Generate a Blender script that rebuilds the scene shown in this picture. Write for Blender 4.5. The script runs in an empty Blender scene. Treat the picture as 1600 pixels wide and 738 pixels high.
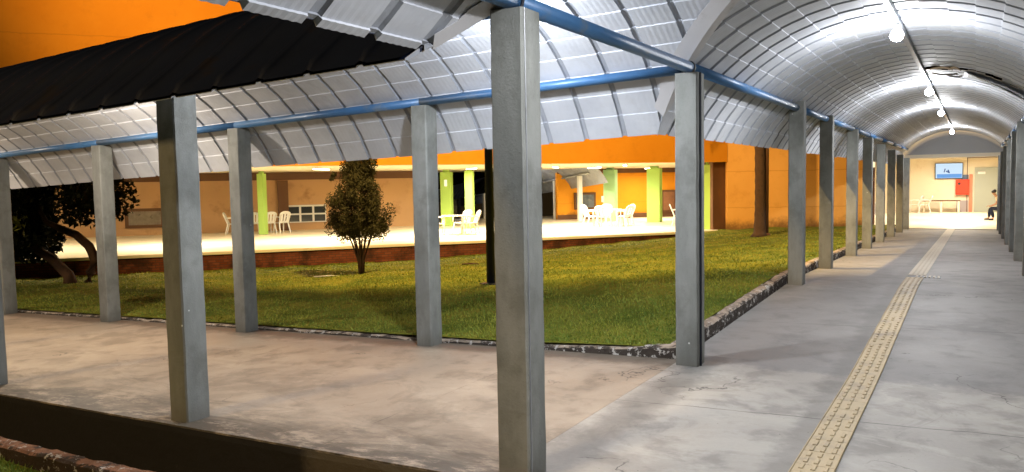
import bpy, bmesh, math, random
import numpy as np
from mathutils import Vector, Matrix, noise
random.seed(7); rng = np.random.default_rng(7)
R = math.radians
scene = bpy.context.scene
C = scene.collection

# ------------------------------------------------------------------ camera
YAW, PITCH, ROLL = -0.53818158, -0.06682628, -0.01819776
cam_d = bpy.data.cameras.new('camera'); cam = bpy.data.objects.new('camera', cam_d); C.objects.link(cam)
fw = Vector((math.sin(YAW)*math.cos(PITCH), math.cos(YAW)*math.cos(PITCH), math.sin(PITCH)))
r0 = Vector((math.cos(YAW), -math.sin(YAW), 0)); u0 = r0.cross(fw)
rr = r0*math.cos(ROLL)+u0*math.sin(ROLL); uu = rr.cross(fw)
m = Matrix.Identity(4)
for i in range(3): m[i][0], m[i][1], m[i][2] = rr[i], uu[i], -fw[i]
m.translation = Vector((2.2001, -6.7974, 1.6575))
cam.matrix_world = m
cam_d.sensor_width = 36; cam_d.lens = 1216.2/1600*36; cam_d.clip_end = 2000; cam_d.clip_start = .05
scene.camera = cam
# ------------------------------------------------------------------ world, lamp light, exposure
SUN = Vector((.40, 1.25, -1.0)).normalized()          # way the warm floodlight travels
w = bpy.data.worlds.new('World'); scene.world = w; w.use_nodes = True
nt = w.node_tree; bg = nt.nodes['Background']
sky = nt.nodes.new('ShaderNodeTexSky'); sky.sky_type = 'NISHITA'; sky.sun_disc = False
sky.sun_elevation = R(-9); sky.sun_rotation = R(200); sky.altitude = 100
nt.links.new(sky.outputs[0], bg.inputs[0]); bg.inputs[1].default_value = .05
sd = bpy.data.lights.new('floodlight', 'SUN'); sd.energy = 1.5; sd.angle = R(8); sd.color = (1, .68, .32)
so = bpy.data.objects.new('floodlight', sd); C.objects.link(so)
so.rotation_euler = SUN.to_track_quat('-Z', 'Y').to_euler(); so.location = (-20, -30, 30)
vs = scene.view_settings; vs.view_transform = 'Standard'; vs.look = 'None'; vs.gamma = 1; vs.exposure = 0
vs.use_curve_mapping = False
cy = scene.cycles; cy.use_denoising = True; cy.max_bounces = 7; cy.diffuse_bounces = 4; cy.glossy_bounces = 3
cy.sample_clamp_indirect = 6; cy.caustics_reflective = False; cy.caustics_refractive = False
BULB_W = 84; BEAM = 2.0; FLOOD_W = 22000; POLE_W = 10500

# ------------------------------------------------------------------ helpers
def tag(o, label=None, cat=None, group=None, kind=None):
    if label: o['label'] = label
    if cat: o['category'] = cat
    if group: o['group'] = group
    if kind: o['kind'] = kind
    return o
def empty(name, loc=(0, 0, 0), rz=0, label=None, cat=None, group=None):
    o = bpy.data.objects.new(name, None); C.objects.link(o); o.location = loc; o.rotation_euler = (0, 0, rz)
    o.empty_display_size = .2
    return tag(o, label, cat, group)
def link(name, me, mat, parent=None, smooth=False):
    o = bpy.data.objects.new(name, me); C.objects.link(o)
    if mat:
        for mm in (mat if isinstance(mat, (list, tuple)) else [mat]): me.materials.append(mm)
    if parent: o.parent = parent
    if smooth:
        for p in me.polygons: p.use_smooth = True
    return o
def obj(name, bm, mat, parent=None, smooth=False):
    me = bpy.data.meshes.new(name); bmesh.ops.recalc_face_normals(bm, faces=bm.faces); bm.to_mesh(me); bm.free()
    return link(name, me, mat, parent, smooth)
def pyobj(name, v, f, mat, parent=None, smooth=False):
    me = bpy.data.meshes.new(name); me.from_pydata([tuple(a) for a in v], [], f); me.update()
    return link(name, me, mat, parent, smooth)
def quads_mesh(name, V, mat, parent=None, n=4, rnd=None):
    """V: (k,n,3) array of separate polygons"""
    k = V.shape[0]; me = bpy.data.meshes.new(name)
    me.vertices.add(k*n); me.vertices.foreach_set('co', V.astype(np.float32).ravel())
    me.loops.add(k*n); me.loops.foreach_set('vertex_index', np.arange(k*n, dtype=np.int32))
    me.polygons.add(k); me.polygons.foreach_set('loop_start', np.arange(0, k*n, n, dtype=np.int32))
    me.update(calc_edges=True)
    if rnd is not None:
        at = me.attributes.new('tint', 'FLOAT', 'POINT'); at.data.foreach_set('value', np.repeat(rnd, n).astype(np.float32))
    return link(name, me, mat, parent)
def B(): return bmesh.new()
def box(bm, c, s, rz=0, bev=0, rot=None, taper=1):
    M = Matrix.Translation(c) @ (rot if rot is not None else Matrix.Rotation(rz, 4, 'Z'))
    r = bmesh.ops.create_cube(bm, size=1); vs_ = r['verts']
    for v in vs_:
        k = taper if v.co.z > 0 else 1
        v.co = Vector((v.co.x*s[0]*k, v.co.y*s[1]*k, v.co.z*s[2]))
    if bev:
        es = list({e for v in vs_ for e in v.link_edges})
        q = bmesh.ops.bevel(bm, geom=es, offset=bev, segments=1, affect='EDGES')
        vs_ = list({v for f in q['faces'] for v in f.verts} | {v for v in vs_ if v.is_valid})
    for v in vs_: v.co = M @ v.co
    return bm
def tube(bm, pts, rad, n=10, cap=True):
    pts = [Vector(p) for p in pts]
    if not isinstance(rad, (list, tuple)): rad = [rad]*len(pts)
    rings = []
    up = Vector((0, 0, 1))
    for i, p in enumerate(pts):
        d = (pts[min(i+1, len(pts)-1)]-pts[max(i-1, 0)]).normalized()
        a = d.cross(up if abs(d.z) < .95 else Vector((1, 0, 0))).normalized(); b = d.cross(a)
        rings.append([bm.verts.new(p+(a*math.cos(2*math.pi*k/n)+b*math.sin(2*math.pi*k/n))*rad[i]) for k in range(n)])
    for i in range(len(rings)-1):
        for k in range(n):
            bm.faces.new((rings[i][k], rings[i][(k+1) % n], rings[i+1][(k+1) % n], rings[i+1][k]))
    if cap: bm.faces.new(rings[0][::-1]); bm.faces.new(rings[-1])
    return bm
def lathe(bm, prof, c, n=20, M=None):
    rings = []
    for r_, z in prof:
        ring = []
        for k in range(n):
            a = 2*math.pi*k/n; p = Vector((r_*math.cos(a), r_*math.sin(a), z))
            if M: p = M @ p
            ring.append(bm.verts.new(p+Vector(c)))
        rings.append(ring)
    for i in range(len(rings)-1):
        for k in range(n): bm.faces.new((rings[i][k], rings[i][(k+1) % n], rings[i+1][(k+1) % n], rings[i+1][k]))
    bm.faces.new(rings[0][::-1]); bm.faces.new(rings[-1]); return bm
def dup(root, loc, rz=None, label=None, group=None):
    r = root.copy(); C.objects.link(r); r.location = loc
    if rz is not None: r.rotation_euler = (0, 0, rz)
    if label: r['label'] = label
    if group: r['group'] = group
    for ch in list(root.children):
        c = ch.copy(); C.objects.link(c); c.parent = r
        for g in ch.children:
            d = g.copy(); C.objects.link(d); d.parent = c
    return r

# ------------------------------------------------------------------ node materials
class NM:
    def __init__(s, name, rough=.7, spec=.35, metal=0):
        s.m = bpy.data.materials.new(name); s.m.use_nodes = True; s.t = s.m.node_tree; s.b = s.t.nodes['Principled BSDF']
        s.b.inputs['Roughness'].default_value = rough; s.b.inputs['Specular IOR Level'].default_value = spec
        s.b.inputs['Metallic'].default_value = metal
        s.g = s.n('ShaderNodeNewGeometry'); s.pos = s.g.outputs['Position']
    def n(s, t, **k):
        nd = s.t.nodes.new(t)
        for a, b in k.items(): setattr(nd, a, b)
        return nd
    def l(s, a, b):
        if isinstance(a, (int, float)): b.default_value = a
        elif isinstance(a, tuple): b.default_value = a if len(a) != 3 or b.type == 'VECTOR' else (*a, 1)
        else: s.t.links.new(a, b)
    def math(s, op, a, b=0., c=None, clamp=False):
        nd = s.n('ShaderNodeMath', operation=op); nd.use_clamp = clamp
        s.l(a, nd.inputs[0]); s.l(b, nd.inputs[1])
        if c is not None: s.l(c, nd.inputs[2])
        return nd.outputs[0]
    def xyz(s, v=None):
        nd = s.n('ShaderNodeSeparateXYZ'); s.l(v or s.pos, nd.inputs[0]); return nd.outputs
    def scale(s, sc, v=None):
        nd = s.n('ShaderNodeMapping'); s.l(v or s.pos, nd.inputs[0]); nd.inputs['Scale'].default_value = sc; return nd.outputs[0]
    def noise(s, sc=1., det=4, rough=.55, v=None, dist=0):
        nd = s.n('ShaderNodeTexNoise'); nd.inputs['Scale'].default_value = sc; nd.inputs['Detail'].default_value = det
        nd.inputs['Roughness'].default_value = rough; nd.inputs['Distortion'].default_value = dist
        s.l(v or s.pos, nd.inputs['Vector']); return nd.outputs['Fac']
    def vor(s, sc, v=None, out='Distance', feat='F1'):
        nd = s.n('ShaderNodeTexVoronoi', feature=feat); nd.inputs['Scale'].default_value = sc; s.l(v or s.pos, nd.inputs['Vector'])
        return nd.outputs[out]
    def ss(s, a, lo, hi):
        nd = s.n('ShaderNodeMapRange', interpolation_type='SMOOTHSTEP'); s.l(a, nd.inputs[0])
        nd.inputs[1].default_value = lo; nd.inputs[2].default_value = hi; return nd.outputs[0]
    def mix(s, f, a, b, mode='MIX'):
        nd = s.n('ShaderNodeMix', data_type='RGBA', blend_type=mode); s.l(f, nd.inputs[0])
        s.l(a, nd.inputs[6]); s.l(b, nd.inputs[7]); return nd.outputs[2]
    def col(s, c): s.l(c, s.b.inputs['Base Color']); return s
    def bump(s, h, st=.3, d=.02):
        nd = s.n('ShaderNodeBump'); nd.inputs['Strength'].default_value = st; nd.inputs['Distance'].default_value = d
        s.l(h, nd.inputs['Height']); s.l(nd.outputs[0], s.b.inputs['Normal']); return s
    def objpos(s): return s.n('ShaderNodeTexCoord').outputs['Object']
    def rnd(s): return s.n('ShaderNodeObjectInfo').outputs['Random']

def painted(name, c, rough=.6, var=.2, sc=2., dirt=None, dsc=1.2, bump=.1, spec=.35, metal=0, dlo=.55, dhi=.75):
    a = NM(name, rough, spec, metal); n1 = a.noise(sc, 5)
    k = tuple(x*(1-var) for x in c); k2 = tuple(min(1, x*(1+var)) for x in c)
    base = a.mix(n1, k, k2)
    if dirt: base = a.mix(a.ss(a.noise(dsc, 6, .65), dlo, dhi), base, dirt)
    a.col(base)
    if bump: a.bump(a.noise(sc*25, 4), bump, .01)
    return a.m
def emis(name, c, st):
    a = NM(name); a.l(c, a.b.inputs['Emission Color']); a.b.inputs['Emission Strength'].default_value = st; a.col((.8, .8, .8) if st > 2 else (.02, .02, .02)); return a.m

def mat_floor(name, c1, c2, side):
    a = NM(name, .62, .3); x, y, z = a.xyz()
    big = a.noise(.55, 5, .6, dist=.6); mid = a.noise(2.3, 6, .62, dist=.3); fine = a.noise(38, 4, .7)
    col = a.mix(a.ss(big, .35, .65), c1, c2)
    col = a.mix(a.math('MULTIPLY', a.ss(mid, .48, .66), .55), col, tuple(v*.55 for v in c1))
    st = a.noise(1.3, 8, .68, v=a.scale((.7, 1.3, 1)), dist=.5)          # streaks that run across the corridor
    col = a.mix(a.math('MULTIPLY', a.ss(st, .54, .62), .26), col, tuple(min(1, v*1.28) for v in c2))
    st2 = a.noise(.9, 8, .72, v=a.scale((.9, 1.2, 3)), dist=.8)
    col = a.mix(a.math('MULTIPLY', a.ss(st2, .54, .60), .34), col, tuple(v*.6 for v in c1))
    if side == 'main':
        # darker concrete beyond y=.15, screeds every 3 m, a dark smear on the seam with the side walkway
        yy = a.math('ADD', y, a.math('MULTIPLY', a.math('SUBTRACT', a.noise(2.2, 5, .7), .5), .7))
        col = a.mix(a.math('MULTIPLY', a.ss(yy, .0, .18), .58), col, (.14, .138, .142))
        xx = a.math('ADD', x, a.math('MULTIPLY', a.math('SUBTRACT', a.noise(5, 5, .7), .5), .28))
        sm = a.math('MULTIPLY', a.math('SUBTRACT', 1., a.ss(a.math('ABSOLUTE', a.math('SUBTRACT', xx, .1)), .05, .24)), a.math('LESS_THAN', y, .35))
        col = a.mix(a.math('MULTIPLY', sm, .55), col, (.10, .10, .095))
        # grout smear beside the tactile strip
        sm2 = a.math('SUBTRACT', 1., a.ss(a.math('ABSOLUTE', a.math('SUBTRACT', xx, 1.36)), .12, .26))
        col = a.mix(a.math('MULTIPLY', sm2, .5), col, (.12, .115, .105))
        jt = a.math('ADD', a.math('ADD', y, 1.36), a.math('MULTIPLY', x, -.14))
        jt = a.math('ADD', jt, a.math('MULTIPLY', a.math('SUBTRACT', a.noise(3, 4), .5), .07))
        fr = a.math('ABSOLUTE', a.math('SUBTRACT', a.math('FRACT', a.math('ADD', a.math('DIVIDE', jt, 3.4), .5)), .5))
        line = a.math('SUBTRACT', 1., a.ss(fr, .0006, .0024))
        line = a.math('MULTIPLY', line, a.ss(a.noise(1.1, 3), .35, .5))
        col = a.mix(a.math('MULTIPLY', line, .85), col, (.03, .027, .025))
    else:
        e = a.math('ADD', y, a.math('MULTIPLY', a.math('SUBTRACT', a.noise(1.1, 7, .72, v=a.scale((.8, 2.2, 1)), dist=.8), .5), 2.0))
        # mould creeping in from the outer edge, soil along the grass side
        k = a.math('SUBTRACT', 1., a.ss(e, -3.25, -2.35))
        k = a.math('MULTIPLY', k, a.ss(a.noise(3.4, 7, .75, v=a.scale((.8, 2.0, 1))), .36, .52))
        col = a.mix(a.math('MULTIPLY', k, .85), col, (.05, .046, .038))
        k2 = a.ss(a.math('ADD', y, a.math('MULTIPLY', a.math('SUBTRACT', a.noise(5, 6, .7), .5), .35)), -.30, -.06)
        col = a.mix(a.math('MULTIPLY', k2, .7), col, (.075, .06, .045))
        fr = a.math('ABSOLUTE', a.math('SUBTRACT', a.math('FRACT', a.math('DIVIDE', a.math('ADD', x, a.math('MULTIPLY', a.noise(3, 4), .05)), 2.94)), .5))
        line = a.math('MULTIPLY', a.math('SUBTRACT', 1., a.ss(fr, .0006, .0022)), a.ss(a.noise(1.3, 3), .42, .56))
        col = a.mix(a.math('MULTIPLY', line, .7), col, (.05, .045, .04))
    ve = a.n('ShaderNodeVectorMath', operation='ADD'); a.l(a.pos, ve.inputs[0]); nz_ = a.n('ShaderNodeTexNoise'); nz_.inputs['Scale'].default_value = 2.2; nz_.inputs['Detail'].default_value = 6
    a.l(a.pos, nz_.inputs['Vector']); a.l(nz_.outputs['Color'], ve.inputs[1])
    ck = a.math('SUBTRACT', 1., a.ss(a.vor(.55, ve.outputs[0], 'Distance', 'DISTANCE_TO_EDGE'), .0015, .006))
    col = a.mix(a.math('MULTIPLY', a.math('MULTIPLY', ck, a.ss(a.noise(.7, 2), .52, .6)), .75), col, (.06, .055, .05))
    grit = a.math('MULTIPLY', a.math('SUBTRACT', 1., a.ss(a.vor(26), .06, .14)), a.ss(a.noise(2.1, 3), .5, .65))
    col = a.mix(a.math('MULTIPLY', grit, .5), col, (.07, .065, .055))
    sp = a.vor(9, out='Distance'); spm = a.math('MULTIPLY', a.math('SUBTRACT', 1., a.ss(sp, .02, .05)), a.math('GREATER_THAN', a.noise(1.7, 2), .57))
    col = a.mix(spm, col, (.04, .035, .03))
    col = a.mix(.25, col, a.mix(fine, (.25, .25, .25), (1, 1, 1)), 'MULTIPLY')
    a.col(col)
    a.l(a.math('ADD', .5, a.math('MULTIPLY', mid, .25)), a.b.inputs['Roughness'])
    a.bump(a.math('ADD', a.math('MULTIPLY', fine, .35), mid), .35, .012); return a.m

def mat_post():
    a = NM('weathered_grey_concrete', .72, .3); P = a.objpos(); r = a.rnd()
    off = a.n('ShaderNodeVectorMath', operation='ADD'); a.l(P, off.inputs[0])
    cm = a.n('ShaderNodeCombineXYZ'); a.l(a.math('MULTIPLY', r, 40.), cm.inputs[0]); a.l(a.math('MULTIPLY', r, 17.), cm.inputs[2]); a.l(cm.outputs[0], off.inputs[1])
    v = off.outputs[0]
    streak = a.noise(1., 5, .65, v=a.scale((5, 5, 1.5), v)); blotch = a.noise(3.2, 6, .65, v=v); fine = a.noise(70, 3, .7, v=v)
    c = a.mix(a.ss(streak, .3, .7), (.165, .172, .160), (.235, .243, .228))
    c = a.mix(a.math('MULTIPLY', a.ss(blotch, .46, .68), .6), c, (.12, .122, .108))
    c = a.mix(a.math('MULTIPLY', a.ss(fine, .62, .7), .35), c, (.08, .08, .075))
    x, y, z = a.xyz(P)
    foot = a.math('SUBTRACT', 1., a.ss(a.math('ADD', z, a.math('MULTIPLY', blotch, .25)), .08, .30))
    c = a.mix(a.math('MULTIPLY', foot, .45), c, (.11, .09, .065))
    pk = a.math('MULTIPLY', a.math('SUBTRACT', 1., a.ss(a.vor(5.5, v), .035, .055)), a.math('GREATER_THAN', a.noise(2.5, 2, v=v), .56))
    c = a.mix(pk, c, (.6, .6, .58))
    a.col(c); a.bump(a.math('ADD', a.math('MULTIPLY', fine, .4), blotch), .45, .01); return a.m

def mat_roof_in():
    a = NM('bare_galvanised_sheet', .5, .5, .12)
    n1 = a.noise(1.3, 5, .6); n2 = a.noise(9, 4, .6)
    c = a.mix(a.ss(n1, .3, .7), (.45, .475, .53), (.57, .595, .64))
    c = a.mix(a.math('MULTIPLY', a.ss(n2, .5, .8), .25), c, (.32, .31, .30))
    a.col(c); a.l(a.math('ADD', .52, a.math('MULTIPLY', n2, .22)), a.b.inputs['Roughness'])
    a.bump(a.noise(3.5, 4), .25, .01); return a.m
def mat_grass():
    a = NM('lawn_soil_and_thatch', .95, .1); n1 = a.noise(.9, 5, .6); n2 = a.noise(14, 5, .7)
    c = a.mix(a.ss(n1, .35, .65), (.08, .11, .014), (.18, .18, .024))
    c = a.mix(a.math('MULTIPLY', a.ss(n2, .5, .75), .6), c, (.035, .05, .010))
    c = a.mix(a.math('MULTIPLY', a.ss(a.noise(1.8, 6, .7), .62, .70), .7), c, (.075, .045, .02))
    a.col(c); a.bump(n2, .9, .05); return a.m
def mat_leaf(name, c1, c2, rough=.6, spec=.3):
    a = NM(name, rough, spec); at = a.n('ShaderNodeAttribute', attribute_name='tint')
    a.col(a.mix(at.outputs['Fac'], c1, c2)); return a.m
def mat_brick(name, c1, c2, mortar, sc=1, horizontal=True):
    a = NM(name, .85, .2); x, y, z = a.xyz()
    cm = a.n('ShaderNodeCombineXYZ'); a.l(a.math('ADD', a.math('MULTIPLY', x, .7), a.math('MULTIPLY', y, .72)), cm.inputs[0]); a.l(z, cm.inputs[1])
    bt = a.n('ShaderNodeTexBrick'); a.l(cm.outputs[0], bt.inputs['Vector']); bt.inputs['Scale'].default_value = sc
    bt.inputs['Brick Width'].default_value = .22; bt.inputs['Row Height'].default_value = .075; bt.inputs['Mortar Size'].default_value = .008
    a.l(c1, bt.inputs['Color1']); a.l(c2, bt.inputs['Color2']); a.l(mortar, bt.inputs['Mortar'])
    c = a.mix(a.math('MULTIPLY', a.ss(a.noise(1.5, 6, .7), .45, .65), .75), bt.outputs['Color'], (.018, .012, .009))
    a.col(c); a.bump(bt.outputs['Fac'], -.5, .01); return a.m
def mat_curb(name, top, stain, white):
    a = NM(name, .85, .2); n1 = a.noise(4, 7, .72); n2 = a.noise(13, 6, .75); nz = a.xyz(a.g.outputs['Normal'])[2]
    c = a.mix(a.ss(a.noise(7, 5), .4, .6), top, tuple(v*.62 for v in top))
    side = a.math('SUBTRACT', 1., a.ss(nz, .35, .75))
    c = a.mix(a.math('MULTIPLY', a.ss(a.math('ADD', n1, a.math('MULTIPLY', side, .28)), .52, .60), .92), c, stain)
    c = a.mix(a.ss(a.math('ADD', n2, a.math('MULTIPLY', a.noise(1.6, 3), .25)), .69, .73), c, white)
    a.col(c); a.bump(a.math('ADD', n1, n2), .8, .03); return a.m
def mat_orange(name='orange_painted_render', ca=(.72, .27, .014), cb=(.80, .33, .025)):
    a = NM(name, .8, .2); n1 = a.noise(.35, 6, .6); n2 = a.noise(2.2, 6, .7); x, y, z = a.xyz()
    c = a.mix(a.ss(n1, .3, .7), ca, cb)
    c = a.mix(a.math('MULTIPLY', a.ss(n2, .5, .75), .24), c, (.45, .16, .015))
    # faint board marks every 1.35 m of height, rising damp near the ground
    fr = a.math('ABSOLUTE', a.math('SUBTRACT', a.math('FRACT', a.math('DIVIDE', a.math('ADD', z, a.math('MULTIPLY', n2, .12)), 1.35)), .5))
    c = a.mix(a.math('MULTIPLY', a.math('SUBTRACT', 1., a.ss(fr, .002, .02)), .35), c, (.42, .15, .01))
    dz = a.math('SUBTRACT', 1., a.ss(a.math('ADD', z, a.math('MULTIPLY', a.noise(1.6, 6, .75), -1.1)), -.75, -.25))
    c = a.mix(a.math('MULTIPLY', dz, .8), c, (.10, .05, .02))
    a.col(c); a.bump(n2, .12, .01); return a.m

M = {}
M['floor'] = mat_floor('cool_grey_concrete_floor', (.32, .30, .268), (.44, .415, .37), 'main')
M['floor2'] = mat_floor('warm_grey_concrete_floor', (.32, .265, .205), (.41, .345, .27), 'side')
M['post'] = mat_post(); M['roof'] = mat_roof_in()
M['rib'] = painted('recess_shade_sheet', (.29, .31, .35), .55, .15, 4, (.18, .18, .18), 3, .1, .4)  # rib faces darker than the sheet, recess shade painted into the colour
M['roof_out'] = painted('dark_blue_painted_sheet', (.006, .011, .031), .5, .3, 3, (.014, .011, .014), 2.0, .1, .22)
M['pipe'] = painted('blue_enamel_pipe', (.045, .135, .29), .4, .25, 5, (.13, .17, .21), 3, .1, .5, .05)
M['steel'] = painted('dull_galvanised_steel', (.30, .31, .33), .4, .2, 6, (.15, .13, .12), 4, .05, .5, .4)
M['valley'] = painted('pale_flashing_sheet', (.50, .50, .52), .5, .12, 3, (.25, .24, .23), 2.5, .1, .4, .1)
M['dark'] = painted('dark_navy_metal', (.010, .013, .022), .5, .2, 3)
M['grass'] = mat_grass(); M['blade'] = mat_leaf('grass_blade', (.085, .155, .016), (.29, .29, .035), .7)
M['orange'] = mat_orange(); M['orange2'] = mat_orange('pale_orange_render', (.74, .37, .09), (.82, .43, .12))  # second orange is a paler variant for the end wall
def mat_mould():
    a = NM('black_mouldy_render', .9, .15); x, y, z = a.xyz()
    n = a.noise(2.3, 7, .7, v=a.scale((1, 1, .8)))
    nx = a.math('ADD', n, a.ss(x, -2.1, -1.2)); n3 = a.math('MULTIPLY', a.ss(n, .62, .75), .35)  # lighter brown towards the right, the lit stretch of wall painted in
    c = a.mix(n3, (.020, .018, .015), (.08, .072, .06)); c = a.mix(a.math('MULTIPLY', a.ss(nx, 1.0, 1.35), .8), c, (.10, .082, .055))
    a.col(c); a.bump(a.noise(12, 6, .7), .5, .02); return a.m
M['mould'] = mat_mould()
M['curb'] = mat_curb('flaking_kerb_render', (.40, .32, .25), (.035, .028, .024), (.55, .52, .48))
M['curb2'] = mat_curb('bare_brick_kerb', (.24, .115, .065), (.03, .024, .02), (.42, .40, .37))
M['brick'] = mat_brick('dark_brown_brick', (.14, .035, .015), (.20, .06, .03), (.07, .04, .03), 1)
M['cream'] = painted('cream_ceiling_paint', (.78, .70, .50), .8, .05, 1)
M['tile_floor'] = painted('pale_polished_floor', (.80, .72, .56), .4, .06, 1.2, (.6, .52, .38), 1.5, .02)
M['tan'] = painted('tan_painted_wall', (.50, .30, .15), .8, .12, .8, (.30, .16, .07), .9, .05)
M['brown'] = painted('dark_brown_paint', (.12, .055, .025), .7, .2, 2)
def grn(n, c): return painted(n, c, .5, .08, 2, None, 1, .04)
M['lime'] = grn('lime_green_tile', (.38, .60, .13)); M['mint'] = grn('mint_green_tile', (.40, .68, .36))
M['plastic'] = painted('white_moulded_plastic', (.82, .80, .76), .35, .03, 3, None, 1, 0, .5)
M['wall_cream'] = painted('warm_cream_wall', (.83, .74, .58), .8, .05, .8, (.72, .60, .44), 1)
M['white'] = painted('white_paint', (.78, .77, .74), .6, .05, 2)
M['glass'] = painted('dark_window_glass', (.02, .025, .035), .12, .2, 2, None, 1, 0, .6)
M['red'] = painted('red_cabinet_paint', (.70, .05, .02), .4, .1, 3); M['pinkred'] = painted('salmon_red_paint', (.62, .22, .14), .7, .1, 2)
M['door'] = painted('grey_green_door', (.36, .39, .34), .5, .05, 1); M['black'] = painted('black_plastic', (.015, .015, .017), .4, .1, 3)
M['tactile'] = painted('sand_yellow_tactile_tile', (.44, .345, .205), .6, .15, 6, (.27, .225, .16), 3, .2, dlo=.45, dhi=.7)
M['tactile_worn'] = painted('worn_grey_tactile_tile', (.42, .36, .27), .6, .15, 6, (.32, .28, .23), 2.5, .2)
M['bark'] = painted('rough_brown_bark', (.07, .038, .022), .9, .35, 8, (.03, .02, .013), 5, .8)
M['leaf_dark'] = mat_leaf('unlit_green_leaf', (.004, .006, .003), (.010, .014, .005), .7, .08)  # near black, the unlit look of the foliage is in the colour
M['leaf_lit'] = mat_leaf('lit_yellow_green_leaf', (.10, .12, .02), (.26, .28, .05), .45)  # brighter copy of the leaf, light on a few sprays painted in
M['leaf_olive'] = mat_leaf('olive_brown_conifer_spray', (.022, .022, .007), (.068, .060, .018), .8)
M['palm'] = mat_leaf('palm_frond_green', (.02, .035, .01), (.05, .08, .02))
M['skin'] = painted('brown_skin', (.30, .16, .09), .5, .05, 5); M['hair'] = painted('black_hair', (.008, .007, .006), .5, .2, 20)
M['shirt'] = painted('beige_shirt_cloth', (.45, .36, .22), .9, .1, 10); M['jeans'] = painted('dark_navy_cloth', (.012, .016, .035), .9, .2, 10)
M['bulb'] = emis('lit_white_bulb', (.86, .93, 1), 90); M['tube'] = emis('lit_warm_tube', (1, .90, .66), 14)
M['screen'] = emis('lit_pale_blue_screen', (.62, .82, 1), .95)
M['screen_sea'] = emis('lit_blue_screen_band', (.12, .42, .95), .8); M['screen_dark'] = emis('lit_dark_blue_screen_shape', (.03, .12, .4), .7)
M['lantern'] = emis('lit_cream_lantern', (1, .85, .55), 1.3)
def mat_face(name, c1, c2):
    return painted(name, c1, .8, .15, 2, c2, 2)
M['ground'] = painted('dark_earth', (.03, .025, .015), .95, .3, 1)

# ------------------------------------------------------------------ levels
def zm(y):                        # floor level of the main walkway: flat, short ramp up, then gently down
    if y < -.4: return 0.
    if y < .4: k = (y+.4)/.8; return .0305*.8*.5*k*k
    if y < 4.6: return .0305*y
    if y < 5.8:
        k = (y-4.6)/1.2; return .0305*4.6 + 1.2*(.0305*k + (-.0213-.0305)*k*k/2)
    return .0305*4.6 + 1.2*(.0305-.0213)/2 - .0213*(y-5.8)
def zs(x): return .0312*min(0, x+.1)   # the side walkway falls gently to the left
MW, SW = 2.93, 3.04
MC, SC_ = MW/2, -SW/2            # vault centre lines
PY = [4.85, 7.4, 10.6, 13.25, 16.15, 19.2, 22.25, 25.0]
HP = 2.60

# ------------------------------------------------------------------ ground and floors
def strip_floor(name, mat, along, c0, c1, s0, s1, zf, thick, nsub):
    vs_, fs = [], []
    ss_ = np.linspace(s0, s1, nsub+1)
    for s in ss_:
        for c, dz in ((c0, -thick), (c0, 0), (c1, 0), (c1, -thick)):
            p = (c, s, zf(s)+dz) if along == 'y' else (s, c, zf(s)+dz)
            vs_.append(p)
    for i in range(nsub):
        for k in range(3):
            a = i*4+k; q = [a, a+1, a+5, a+4]; fs.append(q if along == 'y' else q[::-1])
    fs.append([3, 2, 1, 0]); b = nsub*4; fs.append([b, b+1, b+2, b+3])
    o = pyobj(name, vs_, fs, mat)
    bm = bmesh.new(); bm.from_mesh(o.data); bmesh.ops.recalc_face_normals(bm, faces=bm.faces); bm.to_mesh(o.data); bm.free()
    return tag(o, kind='structure')
strip_floor('main_walkway_floor', M['floor'], 'y', -.13, 3.12, -10.5, 25.6, zm, .5, 72)
strip_floor('side_walkway_floor', M['floor2'], 'x', -3.21, .13, -21, -.132, lambda x: zs(x)+.001, .25, 30)
pyobj('ground', [(-400, -400, -1.4), (400, -400, -1.4), (400, 400, -1.4), (-400, 400, -1.4)], [(0, 1, 2, 3)], M['ground'])['kind'] = 'structure'
# outer ground, left of the main walkway and before the side walkway, and right of the main walkway
def sheet(name, x0, x1, y0, y1, zf, mat, nx=30, ny=30, kind='structure'):
    X = np.linspace(x0, x1, nx+1); Y = np.linspace(y0, y1, ny+1)
    v = [(x, y, zf(x, y)) for y in Y for x in X]
    f = [(j*(nx+1)+i, j*(nx+1)+i+1, (j+1)*(nx+1)+i+1, (j+1)*(nx+1)+i) for j in range(ny) for i in range(nx)]
    return tag(pyobj(name, v, f, mat, smooth=True), kind=kind)
sheet('outer_lawn', -24, -.5, -30, -3.66, lambda x, y: zs(x)-.35+.03*noise.noise(Vector((x*1.5, y*1.5, 0))), M['grass'])
sheet('drain_bed', -24, -.14, -3.66, -3.2, lambda x, y: zs(x)-.72, M['mould'], 20, 2)
sheet('far_side_lawn', 3.1, 40, -20, 25, lambda x, y: zm(y)-.16+.03*noise.noise(Vector((x, y, 0))), M['grass'])

# lawn of the courtyard through levelled points
FA = Vector((-18.91, 6.56)); FD = Vector((11.58, 13.88)).normalized(); FN = Vector((-FD.y, FD.x))
def F(t, n=0): p = FA+FD*t+FN*n; return p.x, p.y
cp = []
for x in (-.3, -2, -4, -6, -8, -10, -12, -14, -17, -20): cp.append((x, .25, zs(x)+.055+(.07*math.exp(x/.8))))
for y in (1, 2, 3, 4.8, 7, 10, 14, 18, 22, 25): cp.append((-.34, y, zm(y)+.115))
cp += [(-20.6, 4.6, -.74), (-18.9, 6.6, -.72), (-16.5, 9.5, -.76), (-13.4, 13.2, -.74), (-11.8, 15, -.66), (-10.5, 16.7, -.60), (-7.3, 20.4, -.40), (-6, 22, -.2), (-4.55, 23.2, -.13), (-1.5, 24.6, -.13), (-30, 10, -.9), (-8, 26, -.3), (-1, 28, -.2)]
cp = np.array(cp)
def phi(r): return r
Kx = phi(np.hypot(cp[:, None, 0]-cp[None, :, 0], cp[:, None, 1]-cp[None, :, 1]))+np.eye(len(cp))*.02
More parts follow.
